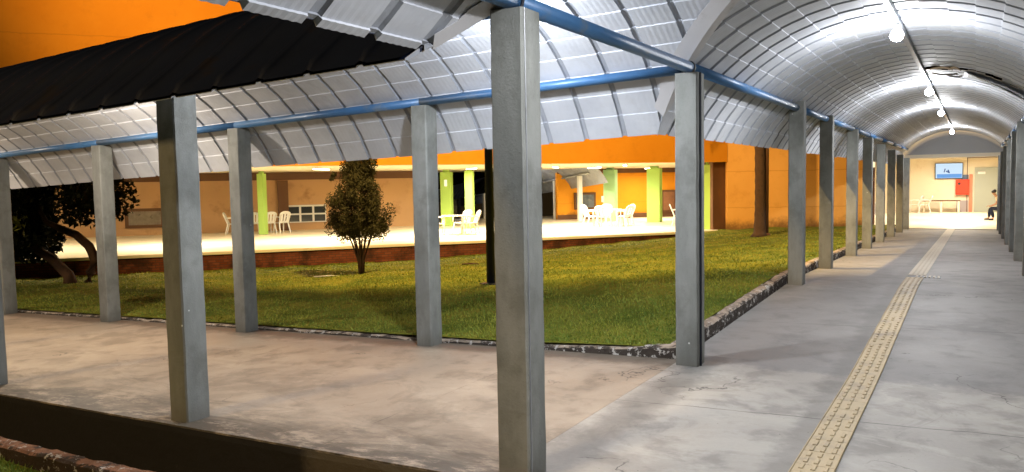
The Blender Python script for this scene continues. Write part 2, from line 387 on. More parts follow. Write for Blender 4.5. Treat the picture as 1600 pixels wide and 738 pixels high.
Pm = np.c_[np.ones(len(cp)), cp[:, :2]]
A_ = np.block([[Kx, Pm], [Pm.T, np.zeros((3, 3))]]); sol = np.linalg.solve(A_, np.r_[cp[:, 2], 0, 0, 0])
def zg(x, y):
    x = np.atleast_1d(np.asarray(x, float)); y = np.atleast_1d(np.asarray(y, float))
    r = phi(np.hypot(x[:, None]-cp[None, :, 0], y[:, None]-cp[None, :, 1]))
    z = r@sol[:-3]+sol[-3]+sol[-2]*x+sol[-1]*y
    fade = np.clip(np.minimum(y-.2, -.25-x)/.8, 0, 1)
    return z+fade*(.025*np.sin(x*1.9+np.sin(y*1.3)*1.5)*np.sin(y*2.3+x*.6)+.012*np.sin(x*5.1+y*3.7))
def zg1(x, y): return float(zg(x, y)[0])
nx, ny = 160, 130
X = -24+23.72*np.linspace(0, 1, nx+1)**.8; Y = .16+26*np.linspace(0, 1, ny+1)**1.3
gx, gy = np.meshgrid(X, Y); gz = zg(gx.ravel(), gy.ravel())
idx = np.arange((nx+1)*(ny+1)).reshape(ny+1, nx+1)
keep = []
for j in range(ny):
    for i in range(nx):
        cx_, cy_ = X[i], Y[j]
        if (Vector((cx_, cy_))-FA).dot(FN) < 1.2: keep.append((idx[j, i], idx[j, i+1], idx[j+1, i+1], idx[j+1, i]))
lawn = pyobj('lawn', np.c_[gx.ravel(), gy.ravel(), gz], keep, M['grass'], smooth=True); tag(lawn, kind='structure')
# grass blades
N = 150000
d = 7+ (29-7)*rng.random(N)**1.9; ang = YAW+(rng.random(N)*1.24-.62)
bx = 2.2+d*np.sin(ang); by = -6.8+d*np.cos(ang)
inF = ((bx-FA.x)*FN.x+(by-FA.y)*FN.y) < -.08
ok = (bx < -.30) & (by > .19) & inF & (by < 23.4)
bx, by = bx[ok], by[ok]; dd = np.hypot(bx-2.2, by+6.8)
clump = np.array([noise.noise(Vector((a*1.3, b*1.3, 3))) for a, b in zip(bx, by)])
clump2 = np.array([noise.noise(Vector((a*5, b*5, 8))) for a, b in zip(bx, by)])
h = (.022+.016*rng.random(len(bx)))*(1+.5*clump)*(1+.35*clump2); wd = .0035+.00045*dd
az = rng.random(len(bx))*6.283; le = rng.normal(0, .5, (len(bx), 2))
bz = zg(bx, by)-.004
V = np.zeros((len(bx), 3, 3))
V[:, 0] = np.c_[bx-np.cos(az)*wd, by-np.sin(az)*wd, bz]; V[:, 1] = np.c_[bx+np.cos(az)*wd, by+np.sin(az)*wd, bz]
V[:, 2] = np.c_[bx+le[:, 0]*h, by+le[:, 1]*h, bz+h]
tag(quads_mesh('grass', V, M['blade'], n=3, rnd=np.clip(.45+.5*clump+.25*rng.normal(size=len(bx)), 0, 1)),
    'short mown grass covering the courtyard lawn', 'grass', kind='stuff')
# second patch, bottom left corner outside the drain
N = 26000; bx = rng.uniform(-7.5, -2.2, N); by = rng.uniform(-4.9, -3.68, N); h = .03+.03*rng.random(N)
bz = np.array([zs(a)-.35+.03*noise.noise(Vector((a*1.5, b*1.5, 0))) for a, b in zip(bx, by)])-.003
az = rng.random(N)*6.283; le = rng.normal(0, .5, (N, 2)); V = np.zeros((N, 3, 3)); wd = .004
V[:, 0] = np.c_[bx-np.cos(az)*wd, by-np.sin(az)*wd, bz]; V[:, 1] = np.c_[bx+np.cos(az)*wd, by+np.sin(az)*wd, bz]
V[:, 2] = np.c_[bx+le[:, 0]*h, by+le[:, 1]*h, bz+h]
tag(quads_mesh('grass', V, M['blade'], n=3, rnd=np.clip(.2+.25*rng.normal(size=N), 0, 1)), 'dark grass beyond the broken brick kerb', 'grass', kind='stuff')

# kerbs -------------------------------------------------------------
def kerb(name, path, wd, hf, botf, mat, label, cat='kerb', seg=.07, rough=.014, group=None):
    """rough kerb: path of (x,y) points, wd width to the left of the path, hf(x,y) top z"""
    vs_, fs = [], []; pts = []
    for a, b in zip(path[:-1], path[1:]):
        a, b = Vector(a), Vector(b); n = max(1, int((b-a).length/seg))
        pts += [a+(b-a)*i/n for i in range(n)]
    pts.append(Vector(path[-1])); K = 8
    for i, p in enumerate(pts):
        d = (pts[min(i+1, len(pts)-1)]-pts[max(0, i-1)]).normalized(); nrm = Vector((-d.y, d.x))
        top = hf(p.x, p.y); bot = botf(p.x, p.y)
        prof = [(0, bot), (.0, bot+(top-bot)*.55), (.004, top-.02), (.022, top), (wd*.5, top+.003), (wd-.022, top), (wd-.004, top-.02), (wd, bot)]
        for k, (o_, z) in enumerate(prof):
            q = Vector((p.x+nrm.x*o_, p.y+nrm.y*o_, z))
            j = noise.noise_vector(q*5)*rough*.7 + noise.noise_vector(q*20)*rough*.4
            if k in (0, 7): j *= .2
            chip = max(0, noise.noise(Vector((p.x*3.1, p.y*3.1, 5)))-.36)*.05 if 1 < k < 7 else 0
            vs_.append((q.x+j.x, q.y+j.y, q.z+j.z-chip))
    for i in range(len(pts)-1):
        for k in range(K-1): a = i*K+k; fs.append((a, a+K, a+K+1, a+1))
    fs.append(tuple(range(K))); b = (len(pts)-1)*K; fs.append(tuple(b+k for k in range(K))[::-1])
    o = pyobj(name, vs_, fs, mat)
    bm = bmesh.new(); bm.from_mesh(o.data); bmesh.ops.recalc_face_normals(bm, faces=bm.faces); bm.to_mesh(o.data); bm.free()
    return tag(o, label, cat, group)
kerb('stone_kerb', [(-.165, 25.4), (-.165, .16)][::-1], .135, lambda x, y: zm(y)+.118-.02*max(0, 1-y), lambda x, y: zm(y)-.1, M['curb'],
     'flaking white and black kerb running along the long lit walkway beside the lawn')
kerb('stone_kerb', [(-20.5, .135), (-.172, .135)], .14, lambda x, y: zs(x)+.035+.095*math.exp((x+.17)/.75), lambda x, y: zs(x)-.1, M['curb'],
     'low crumbling kerb half sunk between the shaded side walkway and the lawn', rough=.012)
kerb('brick_kerb', [(-22, -3.66), (-.3, -3.66)], .14, lambda x, y: zs(x)-.22, lambda x, y: zs(x)-.72, M['curb2'],
     'broken orange brick kerb of the drain in the bottom left corner', rough=.02)
bm = B(); box(bm, (-10.57, -3.19, -.60), (20.86, .06, .2))
wallv = []; 
vs_, fs = [], []
xs = np.linspace(-21, -.15, 120)
for x in xs:
    for k, (dy, z) in enumerate(((-3.150, zs(x)-.02), (-3.215, zs(x)-.012), (-3.222, zs(x)-.05), (-3.22, zs(x)-.3), (-3.215, zs(x)-.9), (-3.15, zs(x)-.9))):
        j = .008*noise.noise(Vector((x*4, z*6, 2))) if k in (2, 3, 4) else 0
        vs_.append((x, dy+j, z))
for i in range(119):
    for k in range(5): a = i*6+k; fs.append((a, a+1, a+7, a+6))
bm.free()
tag(pyobj('retaining_wall', vs_, fs, M['mould']), 'black mouldy edge wall under the side walkway above the drain', 'retaining wall')
bm = B(); box(bm, (-.155, -6.9, -.5), (.05, 7.3, .96))
tag(obj('retaining_wall', bm, M['mould']), 'dark edge wall under the near end of the long walkway', 'retaining wall')

# ------------------------------------------------------------------ tactile strip and grate
TX0, TX1 = 1.315, 1.545
def tile_run(y0, y1, mat, name, raised):
    t = empty(name, (TX0, y0, zm(y0)))
    return t
vs_, fs = [], []; 
def add_slab(vs_, fs, x0, x1, y0, y1, h):
    n = max(1, int((y1-y0)/.25)); 
    for i in range(n+1):
        y = y0+(y1-y0)*i/n; z = zm(y)
        vs_ += [(x0, y, z-.002), (x0+.003, y, z+h), (x1-.003, y, z+h), (x1, y, z-.002)]
    b = len(vs_)-4*(n+1)
    for i in range(n):
        for k in range(3): a = b+i*4+k; fs.append((a, a+1, a+5, a+4))
    fs.append((b+3, b+2, b+1, b)); e = b+4*n; fs.append((e, e+1, e+2, e+3))
tac = empty('tactile_paving', (0, 0, 0), 0, 'sand yellow raised bar paving strip running down the middle of the long walkway', 'tactile strip')
v1, f1 = [], []; y = -10.4
while y < 6.35: add_slab(v1, f1, TX0, TX1, y, y+.246, .007); y += .25
pyobj('tile_bed', v1, f1, M['tactile'], tac)
v2, f2 = [], []; y = 6.75
while y < 30: 
    if y < 25.4: add_slab(v2, f2, TX0-.01, TX1+.01, y, y+.5, .006)
    y += .5
pyobj('worn_tile_bed', v2, f2, M['tactile_worn'], tac)['label'] = 'worn greyish far stretch of tiles'
bm = B()
for side in (0, 1):
    x = TX0+.006 if side == 0 else TX1-.006
    yy = np.linspace(-10.4, 6.3, 140); rs = []
    for y_ in yy: rs.append((x+.002*noise.noise(Vector((0, y_*3, side))), y_, zm(y_)+.007))
    tube(bm, rs, .0055, 5)
obj('edge_bead', bm, M['tactile'], tac)
bm = B(); y = -10.3; random.seed(3)
while y < 6.3:
    for k, cx in enumerate((.052, .117, .182)):
        if random.random() < .07: continue
        ln = random.uniform(.068, .084); box(bm, (TX0+cx+random.uniform(-.003, .003), y+.004*random.random(), zm(y)+.0095), (.026+random.uniform(-.003, .003), ln, .009), random.uniform(-.02, .02), .0035)
    y += .1125
o = obj('raised_bar', bm, M['tactile'], tac); o['kind'] = 'stuff'
bm = B(); y = 6.9
while y < 20:
    for k, cx in enumerate((.052, .117, .182)): box(bm, (TX0+cx, y, zm(y)+.008), (.026, .075, .007), 0, .002)
    y += .1125
o = obj('worn_raised_bar', bm, M['tactile_worn'], tac); o['kind'] = 'stuff'
gr = empty('drain_grate', (1.59, 6.5, zm(6.5)), 0, 'small pale slotted drain grate lying across the tactile strip', 'drain grate')
bm = B(); box(bm, (0, 0, .003), (.36, .24, .006), 0, .002); obj('grate_frame', bm, M['black'], gr)
for k in range(6):
    bm = B(); box(bm, (-.145+k*.058, 0, .010), (.028, .22, .010), 0, .003); obj('grate_bar', bm, M['tactile_worn'], gr)

# ------------------------------------------------------------------ posts
PB = .205
def post_mesh(h=HP+.6):
    bm = B(); zz = np.linspace(-.6, HP, 30); hs = PB/2; ch = .011; rings = []
    base = [(-hs+ch, -hs), (hs-ch, -hs), (hs, -hs+ch), (hs, hs-ch), (hs-ch, hs), (-hs+ch, hs), (-hs, hs-ch), (-hs, -hs+ch)]
    for z in zz:
        ring = []
        for x, y in base:
            j = noise.noise_vector(Vector((x*6, y*6, z*5)))*.0035
            ring.append(bm.verts.new((x+j.x, y+j.y, z)))
        rings.append(ring)
    for i in range(len(rings)-1):
        for k in range(8): bm.faces.new((rings[i][k], rings[i][(k+1) % 8], rings[i+1][(k+1) % 8], rings[i+1][k]))
    bm.faces.new(rings[-1]); return bm
pm = obj('concrete_post', post_mesh(), M['post']); proto_me = pm.data
bpy.data.objects.remove(pm)
def post(x, y, z, label, group, rz=0.):
    o = bpy.data.objects.new('concrete_post', proto_me); C.objects.link(o); o.location = (x, y, z); o.rotation_euler = (0, 0, rz)
    return tag(o, label, 'post', group)
G1 = 'posts between the long walkway and the lawn'; G2 = 'posts on the right side of the long walkway'
G3 = 'posts on the lawn side of the side walkway'; G4 = 'posts on the outer side of the side walkway'
c0 = post(0, 0, 0, 'grey concrete post at the inner corner of the lawn where two blue pipes meet', G1)
n0 = post(0, -SW, 0, 'largest and nearest grey concrete post, full height of the picture, near its middle', G4)
ordn = ['first', 'second', 'third', 'fourth', 'fifth', 'sixth', 'seventh', 'eighth']
for k, y in enumerate(PY):
    post(0, y, zm(y), '%s grey post beyond the corner post, between long walkway and lawn' % ordn[k] if k < 7 else 'last post of the left row, next to the bright hall', G1)
for k, y in enumerate([-7.6, -4.8, -2, .9]+PY[:]):
    if k < 4: continue
    j = k-4
    post(MW, y, zm(y), '%s post of the right hand row counted from the camera' % ordn[j] if j < 7 else 'last right hand post, hiding part of the seated person', G2)
xsf = [-2.94, -5.88, -8.85, -11.75, -14.7, -17.6, -20.5]
lf = ['grey post on the lawn edge with three white specks, left of the largest post', 'grey post on the lawn edge standing between the white chair groups',
      'grey post on the lawn edge right of the leaning tree', 'grey post on the lawn edge at the left border of the picture']
for k, x in enumerate(xsf):
    post(x, 0, zs(x), lf[k] if k < 4 else '%s lawn side post beyond the left border' % ordn[k-3], G3)
ln_ = ['tall grey post with one dark olive face standing on the black edge wall', 'grey post cut off by the left border above the black edge wall']
for k, x in enumerate([-2.94, -5.90, -8.8, -11.7, -14.7]):
    post(x, -SW, zs(x), ln_[k] if k < 2 else '%s outer post beyond the left border' % ordn[k-2], G4)
# thin conduits on two posts
bm = B(); tube(bm, [(.108, -.035, 0), (.108, -.035, HP)], .011, 8); obj('conduit', bm, M['dark'], c0)
bm = B(); box(bm, (.104, -.075, HP/2), (.006, .008, HP), 0, .001); o = obj('seam_strip', bm, M['steel'], n0)

# ------------------------------------------------------------------ vaulted roofs
RV, ZC = 2.13, 3.31-2.13
TH = math.asin((MC+.45)/RV)
def arc(v): return ZC+math.sqrt(max(0, RV*RV-v*v))
def thetas():
    t = []; ns = 20; st = 2*TH/ns
    for i in range(ns):
        a = -TH+i*st
        up = 1 if a+st/2 > 0 else -1
        # overlap step: each course laps over the one below
        if up > 0: t += [(a+.0005, .000), (a+st*.5, .0045), (a+st*.985, .009)]
        else: t += [(a+.015*st, .009), (a+st*.5, .0045), (a+st*.9995, .000)]
    return t
def stations(s0, s1, fine_to, rev=False, p=.41):
    out = []; n = int((s1-s0)/p)+1
    for i in range(n):
        b = s0+i*p; amp = .016 if not rev else .016
        rw = .092 if not rev else .062
        for q, hh in ((0, 0), (.012, amp), (rw-.012, amp), (rw, 0)): out.append((b+q, hh, i))
        m_ = b+p/2; fine = (m_ < fine_to) if not rev else (m_ > fine_to)
        if fine:
            k = 12
            for j in range(1, k*2): out.append((b+.092+(p-.092)*j/(k*2), .0016*(1-math.cos(2*math.pi*j/4))/2, i))
        else: out += [(b+.2, .002, i), (b+.31, .002, i)]
    return out
def barrel(name, P, sts, lo, hi, hole=None, parent=None, theta=None, jit=True, mats=None):
    th = theta or thetas(); nt_ = len(th); vs_ = []; fs = []
    S = [s for s, _, _ in sts]
    random.seed(11); jt = {i: (random.uniform(-.006, .004), random.uniform(-.006, .004)) for i in range(400)}
    for k, (a, dr) in enumerate(th):
        for s, hh, pi_ in sts:
            aa = a
            if jit and k == 0: aa += jt[pi_//2][0]+(.005 if hh > .015 else 0)
            if jit and k == nt_-1: aa -= jt[pi_//2][1]+(.005 if hh > .015 else 0)
            v = RV*math.sin(aa); s_ = min(max(s, lo(v)), hi(v)); r_ = RV+dr+hh*(.35 if k in (0, nt_-1) else 1)
            vs_.append(P(s_, r_*math.sin(aa), ZC+r_*math.cos(aa)))
    n = len(sts); isrib = []
    for k in range(nt_-1):
        va, vb = RV*math.sin(th[k][0]), RV*math.sin(th[k+1][0])
        for i in range(n-1):
            a0, a1 = min(max(S[i], lo(va)), hi(va)), min(max(S[i+1], lo(va)), hi(va))
            b0, b1 = min(max(S[i], lo(vb)), hi(vb)), min(max(S[i+1], lo(vb)), hi(vb))
            if a1-a0 < 1e-5 and b1-b0 < 1e-5: continue
            if hole and hole((va+vb)/2, (S[i]+S[i+1])/2): continue
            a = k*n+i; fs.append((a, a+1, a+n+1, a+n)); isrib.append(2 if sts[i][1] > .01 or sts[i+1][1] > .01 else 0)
    o = pyobj(name, vs_, fs, None, parent)
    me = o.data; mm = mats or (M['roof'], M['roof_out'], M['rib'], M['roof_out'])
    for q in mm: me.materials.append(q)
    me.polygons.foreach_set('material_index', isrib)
    # outward winding
    c = me.polygons[len(me.polygons)//2]
    bm = bmesh.new(); bm.from_mesh(me)
    bm.faces.ensure_lookup_table()
    f = max(bm.faces, key=lambda q: q.calc_center_median().z)
    f.normal_update()
    if f.normal.z < 0: bmesh.ops.reverse_faces(bm, faces=bm.faces)
    bm.to_mesh(me); bm.free()
    sm = o.modifiers.new('thick', 'SOLIDIFY'); sm.thickness = .005; sm.offset = 1; sm.material_offset = 0; sm.material_offset_rim = 0
    # inner skin keeps slot 0; the outer skin is slot 1
    sm.material_offset = 1 if False else 0
    sm.use_rim = True
    return o
# the solidify shell: original faces become the INNER skin when offset is +1 is outward growth
def skin(o):
    me = o.data
    sm = o.modifiers['thick']; sm.offset = -1           # grow inwards: original faces stay outside
    for p in me.polygons: p.material_index += 1
    sm.material_offset = -1; sm.material_offset_rim = -1
    return o
rm = empty('walkway_roof', (0, 0, 0), 0, 'long vaulted sheet metal roof with lit bulbs over the walkway to the hall', 'roof')
holeM = lambda v, s: (.03 < v < 1.02 and 6.62 < s < 6.98+.12*math.sin(v*7)) or (1.15 < v < 1.24 and 6.8 < s < 6.95) or (1.40 < v < 1.56 and 6.85 < s < 7.1)
def flare(v, z, half, on, k=.86):
    # beyond the pipe on the near eaves the sheets lie flatter
    return ZC+math.sqrt(RV*RV-half*half)-k*(-v-half)+(z-arc(v)) if on and v < -half else z
Pm_ = lambda s, v, z: (MC+v, s, z)
Pmn = lambda s, v, z: (MC+max(v, -MC-.37), s, flare(v, z, MC, True, .95) if v > -MC-.37 else flare(-MC-.37, arc(MC+.37)+z-arc(v), MC, True, .95))
stM = stations(-9.6, 26.0, 6.0)
u_ = lambda v: max(0., -v)
# two stretches on the left half, one whole vault on the right
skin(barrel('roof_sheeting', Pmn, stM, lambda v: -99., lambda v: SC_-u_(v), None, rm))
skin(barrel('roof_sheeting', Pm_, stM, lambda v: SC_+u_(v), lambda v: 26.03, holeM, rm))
rs_ = empty('walkway_roof', (0, 0, 0), 0, 'vaulted sheet metal roof with dark outside over the unlit side walkway', 'roof')
Ps_ = lambda s, v, z: (s, SC_+v, flare(v, z, -SC_, True)+.0312*min(0, s))
stS = stations(-20.9, 1.6, -7.0, rev=True)
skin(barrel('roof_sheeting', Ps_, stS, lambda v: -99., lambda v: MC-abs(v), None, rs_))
# weathered outer sheets over the side walkway vault
st_o = []
for i, s_ in enumerate(np.arange(-20.9, 1.5, .41)):
    for q, hh in ((0, 0), (.02, .014), (.045, .028), (.07, .014), (.09, 0), (.25, -.002)): st_o.append((s_+q, hh, i))
Po_ = lambda s, v, z: (s, SC_+v*1.006, flare(v, z, -SC_, True)+.0312*min(0, s)+.030)
o_ = barrel('outer_sheeting', Po_, st_o, lambda v: -99., lambda v: MC-abs(v)-.03, None, rs_, [(a, 0) for a in np.linspace(-TH+.004, TH-.004, 44)], False, (M['roof_out'], M['roof_out'], M['roof_out'], M['roof_out']))
for p in o_.data.polygons: p.use_smooth = True
o_.modifiers.clear()
# pipes, ridge rail, valley flashing
def pipe(path, r, name, mat, parent, n=12):
    bm = B(); tube(bm, path, r, n); return obj(name, bm, mat, parent, True)
ZT = HP+.055
zt = lambda y: ZT+max(0, zm(y))*0
ys_ = [-9.5, -SW]+[0]+PY
for a, b in zip(ys_[:-1], ys_[1:]):
    pipe([(0, a+.012, ZT), (0, b-.012, ZT)], .05, 'edge_pipe', M['pipe'], rm)
for a, b in zip(ys_[:-1], ys_[1:]):
    pipe([(MW, a+.012, ZT), (MW, b-.012, ZT)], .05, 'edge_pipe', M['pipe'], rm)
xx_ = [0]+xsf
for a, b in zip(xx_[:-1], xx_[1:]):
    a2 = a-.06 if a == 0 else a-.012
    pipe([(a2, -.035, ZT-.015+zs(a2)), (b+.0, -.035, ZT-.015+zs(b))], .045, 'edge_pipe', M['pipe'], rs_)
    pipe([(a2, -SW+.035, ZT-.015+zs(a2)), (b+.0, -SW+.035, ZT-.015+zs(b))], .045, 'edge_pipe', M['pipe'], rs_)
for y in ys_[1:]:
    for x in (0, MW):
        bm = B(); lathe(bm, [(.058, -.012), (.058, .012)], (x, y, ZT), 12, Matrix.Rotation(R(90), 3, 'X')); obj('pipe_collar', bm, M['dark'], rm)
bm = B(); box(bm, (MC, 8.2, 3.262), (.055, 35.6, .05), 0, .004); obj('ridge_rail', bm, M['steel'], rm)
for sgn in (1, -1):
    bm = B(); rows = []
    for i in range(41):
        u = (MC+.33)*(1-i/40)+.02
        e = .085
        zf_ = (lambda q: flare(-q, arc(q), 1.49, sgn < 0))
        ce = Vector((MC-u, SC_+sgn*u, zf_(u)-.030))
        a = Vector((MC-u-e*1.0, SC_+sgn*(u-e*1.0), zf_(max(0, u-e))-.018+.0312*min(0, MC-u-e))); b = Vector((MC-u+e*1.0, SC_+sgn*(u+e*1.0), zf_(max(0, u-e))-.018))
        if u > MC+.22: a = ce.lerp(a, .75); b = ce.lerp(b, .75)
        rows.append([bm.verts.new(a+Vector((0, 0, .0))), bm.verts.new(a.lerp(ce, .4)), bm.verts.new(ce), bm.verts.new(b.lerp(ce, .4)), bm.verts.new(b)])
    for r1, r2 in zip(rows[:-1], rows[1:]):
        for k in range(4): bm.faces.new((r1[k], r1[k+1], r2[k+1], r2[k]))
    o = obj('valley_flashing', bm, M['valley'], rm); q = o.modifiers.new('t', 'SOLIDIFY'); q.thickness = .004
# loose sheet and curled tatters at the tear
def loose():
    vs_, fs = [], []; nu, nv = 24, 8
    for i in range(nu+1):
        v = .55+1.30*i/nu
        for j in range(nv+1):
            s = 6.95+.75*j/nv
            sag = -.018-.085*math.sin(math.pi*min(1, i/nu*1.05))*(1-j/nv)**.7
            ang = math.asin(v/RV); rr_ = RV+sag
            vs_.append((MC+rr_*math.sin(ang), s-.12*math.sin(i/nu*3), ZC+rr_*math.cos(ang)+.012*noise.noise(Vector((v*3, s*3, 0)))))
    for i in range(nu):
        for j in range(nv): a = i*(nv+1)+j; fs.append((a, a+1, a+nv+2, a+nv+1))
    o = pyobj('loose_sheet', vs_, fs, painted('dull_green_grey_sheet', (.20, .23, .23), .5, .15, 3), rm, True)
    o['label'] = 'sagging grey green loose sheet beside the tear'
    q = o.modifiers.new('t', 'SOLIDIFY'); q.thickness = .004
loose()
for k, (v0, s0, ln, z0) in enumerate(((.10, 6.70, .30, -.05), (.12, 6.82, .34, -.085), (.34, 6.74, .16, -.04), (.30, 6.88, .22, -.10))):
    vs_, fs = [], []
    for i in range(9):
        t_ = i/8; v = v0+ln*t_
        for j, dy in enumerate((0, .05)):
            vs_.append((MC+v, s0+dy+.02*math.sin(t_*5+k), arc(v)+z0+.05*t_*(1-t_)*4*(-1)**k*.6+.03*j))
    for i in range(8): a = 2*i; fs.append((a, a+1, a+3, a+2))
    o = pyobj('torn_strip', vs_, fs, M['valley'], rm, True); q = o.modifiers.new('t', 'SOLIDIFY'); q.thickness = .003

# bulbs
def bulb(y, label, power, x=MC, z=3.235, col=(.97, .97, .985), drop=.0, grp='bulbs along the ridge of the long walkway'):
    t = empty('light_bulb', (x, y, z), 0, label, 'lamp', grp)
    bm = B(); tube(bm, [(0, 0, .02), (0, 0, -drop-.01)], .008, 6); obj('cord', bm, M['black'], t)
    bm = B(); lathe(bm, [(.02, 0), (.024, -.01), (.024, -.05), (.019, -.06)], (0, 0, -drop), 14); obj('socket', bm, M['white'], t, True)
    bm = B(); lathe(bm, [(.018, -.055), (.042, -.07), (.062, -.10), (.066, -.125), (.056, -.155), (.030, -.175), (.004, -.182)], (0, 0, -drop), 18); obj('globe', bm, M['bulb'], t, True)
    ld = bpy.data.lights.new('bulb_light', 'POINT'); ld.energy = power; ld.color = col; ld.shadow_soft_size = .05
    lo_ = bpy.data.objects.new('bulb_light', ld); C.objects.link(lo_); lo_.parent = t; lo_.location = (0, 0, -drop-.25)
    # these bulbs throw most of their light downwards
    l2 = bpy.data.lights.new('bulb_beam', 'SPOT'); l2.energy = power*(BEAM if x == MC else .55); l2.color = col; l2.spot_size = R(168); l2.spot_blend = .35; l2.shadow_soft_size = .05
    o2 = bpy.data.objects.new('bulb_beam', l2); C.objects.link(o2); o2.parent = t; o2.location = (0, 0, -drop-.265)
    return t
bulb(2.26, 'nearest and brightest bare white bulb under the ridge', BULB_W)
bulb(8.64, 'second bare white bulb from the camera, past the torn roof sheet', BULB_W)
bulb(14.0, 'third bare white bulb from the camera under the ridge', BULB_W)
bulb(23.1, 'farthest bare white bulb, just before the hall entrance', BULB_W*.8)
bulb(-3.75, 'bare white bulb under the ridge above the camera', BULB_W*.95)

GS = 'bulbs hidden under the ridge of the side walkway'
bulb(SC_, 'bulb hidden under the side walkway roof next to the crossing', 195, -1.35, 3.27, (.90, .94, 1), .0, GS)
bulb(SC_, 'bulb hidden under the side walkway roof between the second and third posts', 185, -7.3, 3.27-.23, (1, .84, .66), .0, GS)
bulb(SC_, 'bulb hidden under the side walkway roof near the left border', 150, -12.8, 3.27-.40, (1, .76, .52), .0, GS)
# ------------------------------------------------------------------ canteen building across the lawn
ZF, ZCe = -.20, 2.35
cb = empty('canteen_building', (FA.x, FA.y, ZF), math.atan2(FD.y, FD.x), 'orange canteen building with a bright open ground floor on a dark brick plinth', 'building')
# local axes: x = t along the front, y = n into the building, z up from canteen floor
HC = ZCe-ZF
t0, t1 = -14.0, 20.5
def cbox(name, x0, x1, y0, y1, z0, z1, mat, bev=0):
    bm = B(); box(bm, ((x0+x1)/2, (y0+y1)/2, (z0+z1)/2), (x1-x0, y1-y0, z1-z0), 0, bev); return obj(name, bm, mat, cb)
cbox('plinth', t0, t1-.3, .02, .5, -1.3, -.09, M['brick'])
cbox('floor_slab', t0, t1-.3, -.04, 16.6, -.088, 0, M['tile_floor'], .006)
cbox('ceiling', t0, t1, .30, 16.6, HC, HC+.2, M['cream'])
cbox('ceiling', t1+.003, 26.0, 1.7, 16.6, HC, HC+.2, M['cream'])
cbox('floor_slab', t1-.297, 26.0, 1.7, 16.6, -.088, 0, M['tile_floor'])
cbox('upper_wall', t0, t1+.0, 0, .297, HC-.02, 11.0, M['orange'])
bm = B(); box(bm, (4.15, -.02, 7.2), (.10, .05, 9.2), 0, .01); obj('expansion_joint', bm, M['brown'], cb)
cbox('side_wall', t1-.42, t1+.17, .32, 1.25, -.3, HC, M['brown'])
# back walls
cbox('back_wall', t0, 11.2, 10.75, 11.0, 0, HC, M['tan'])
cbox('wall_band', t0, 11.18, 10.70, 10.747, HC-.34, HC-.02, M['brown'])
cbox('wall_pilaster', 4.9, 5.35, 10.60, 10.745, 0, HC-.36, M['brown'])
# window with six panes on the tan wall
def lt(p):  # world xy -> local t,n
    q = Vector(p[:2])-FA; return q.dot(FD), q.dot(FN)
wf = cbox('window', 5.25, 6.95, 10.66, 10.742, .33, 1.10, M['white'])
for i in range(3):
    for j in range(2):
        bm = B(); box(bm, (5.55+i*.56, 10.655, .52+j*.36), (.47, .03, .29)); o = obj('pane', bm, M['glass'], wf)
wf2 = cbox('window', -1.15, .35, 10.66, 10.742, .32, 1.12, M['brown'])
bm = B(); box(bm, (-.40, 10.652, .72), (1.22, .03, .56)); obj('pane', bm, painted('dusty_window_glass', (.20, .17, .13), .3, .5, 6, (.04, .03, .03), 5), wf2)
# far orange wall with brown skirting, two boards
oA, oB = Vector((-15.77, 28.41)), Vector((-12.66, 31.44)); oD = (oB-oA).normalized()
def oloc(s, off=0): p = oA+oD*s+Vector((oD.y, -oD.x))*off; return p.x, p.y
ow = empty('orange_back_wall', (*oloc(0), ZF), math.atan2(oD.y, oD.x), 'bright orange rear wall behind the green columns and white tables', 'wall')
bm = B(); box(bm, (4.2, .15, 1.6), (9.0, .3, 4.6)); obj('wall_face', bm, M['orange'], ow)
bm = B(); box(bm, (4.2, -.012, .10), (9.0, .02, .28)); obj('skirting', bm, M['brown'], ow)
bm = B(); box(bm, (4.2, -.03, HC-.1), (9.0, .05, .26)); obj('cornice_band', bm, M['brown'], ow)
f_ = B(); box(f_, (1.15, -.05, .92), (1.15, .08, .86), 0, .01); wn = obj('window', f_, M['brown'], ow)
bm = B(); box(bm, (1.15, -.10, .92), (.92, .02, .64)); obj('pane', bm, painted('reflecting_glass', (.12, .13, .16), .2, .9, 4, (.5, .42, .33), 3), wn)
f_ = B(); box(f_, (5.75, -.05, .82), (.8, .08, 1.15), 0, .01); wn = obj('window', f_, M['brown'], ow)
bm = B(); box(bm, (5.75, -.10, .82), (.62, .02, .95)); obj('pane', bm, painted('brown_glass', (.22, .10, .05), .3, .3, 4), wn)
# green columns (parts of the building: they carry it, but stand apart as columns)
def column(px, py, wdt, dpt, mat, label, nib=True, hh=HC, rz=None):
    t = empty('green_column', (px, py, ZF), math.atan2(FD.y, FD.x) if rz is None else rz, label, 'column', 'green columns of the canteen')
    bm = B(); box(bm, (0, 0, (hh-.10)/2), (wdt, dpt, hh-.10), 0, .012); obj('shaft', bm, mat, t)
    if nib: bm = B(); box(bm, (0, 0, hh-.05), (wdt*.55, dpt*.55, .10)); obj('neck', bm, mat, t)
    return t
VX = YAW  # columns are seen nearly square on; their sides follow the walkway grid
colA = column(-10.44+.0, 27.16, .62, .36, M['lime'], 'wide lime green column with a stepped top in front of the orange rear wall', rz=0)
colB = column(-12.9, 27.8, .60, .36, M['mint'], 'wide mint green column behind the ring of white chairs', rz=0)
colC = column(-6.54, 22.45, .30, .30, M['lime'], 'slim lime column at the right end of the canteen by the grass', rz=0)
colD = column(-16.31, 20.75, .34, .30, M['lime'], 'slim lime column standing right of the small white table', rz=.3)
colE = column(-18.6, 22.3, .50, .36, M['lime'], 'lime column behind the small white table', rz=.3)
colF = column(-22.6, 15.1, .26, .3, M['lime'], 'slim lime column beside the left hand white chairs', rz=.3)
for c, off in ((colB, (-.32, -.2, 1.05)), (colE, (.02, -.2, 1.95))):
    bm = B(); box(bm, off, (.13, .07, .30), 0, .02); o = obj('wall_lantern', bm, M['lantern'], c)
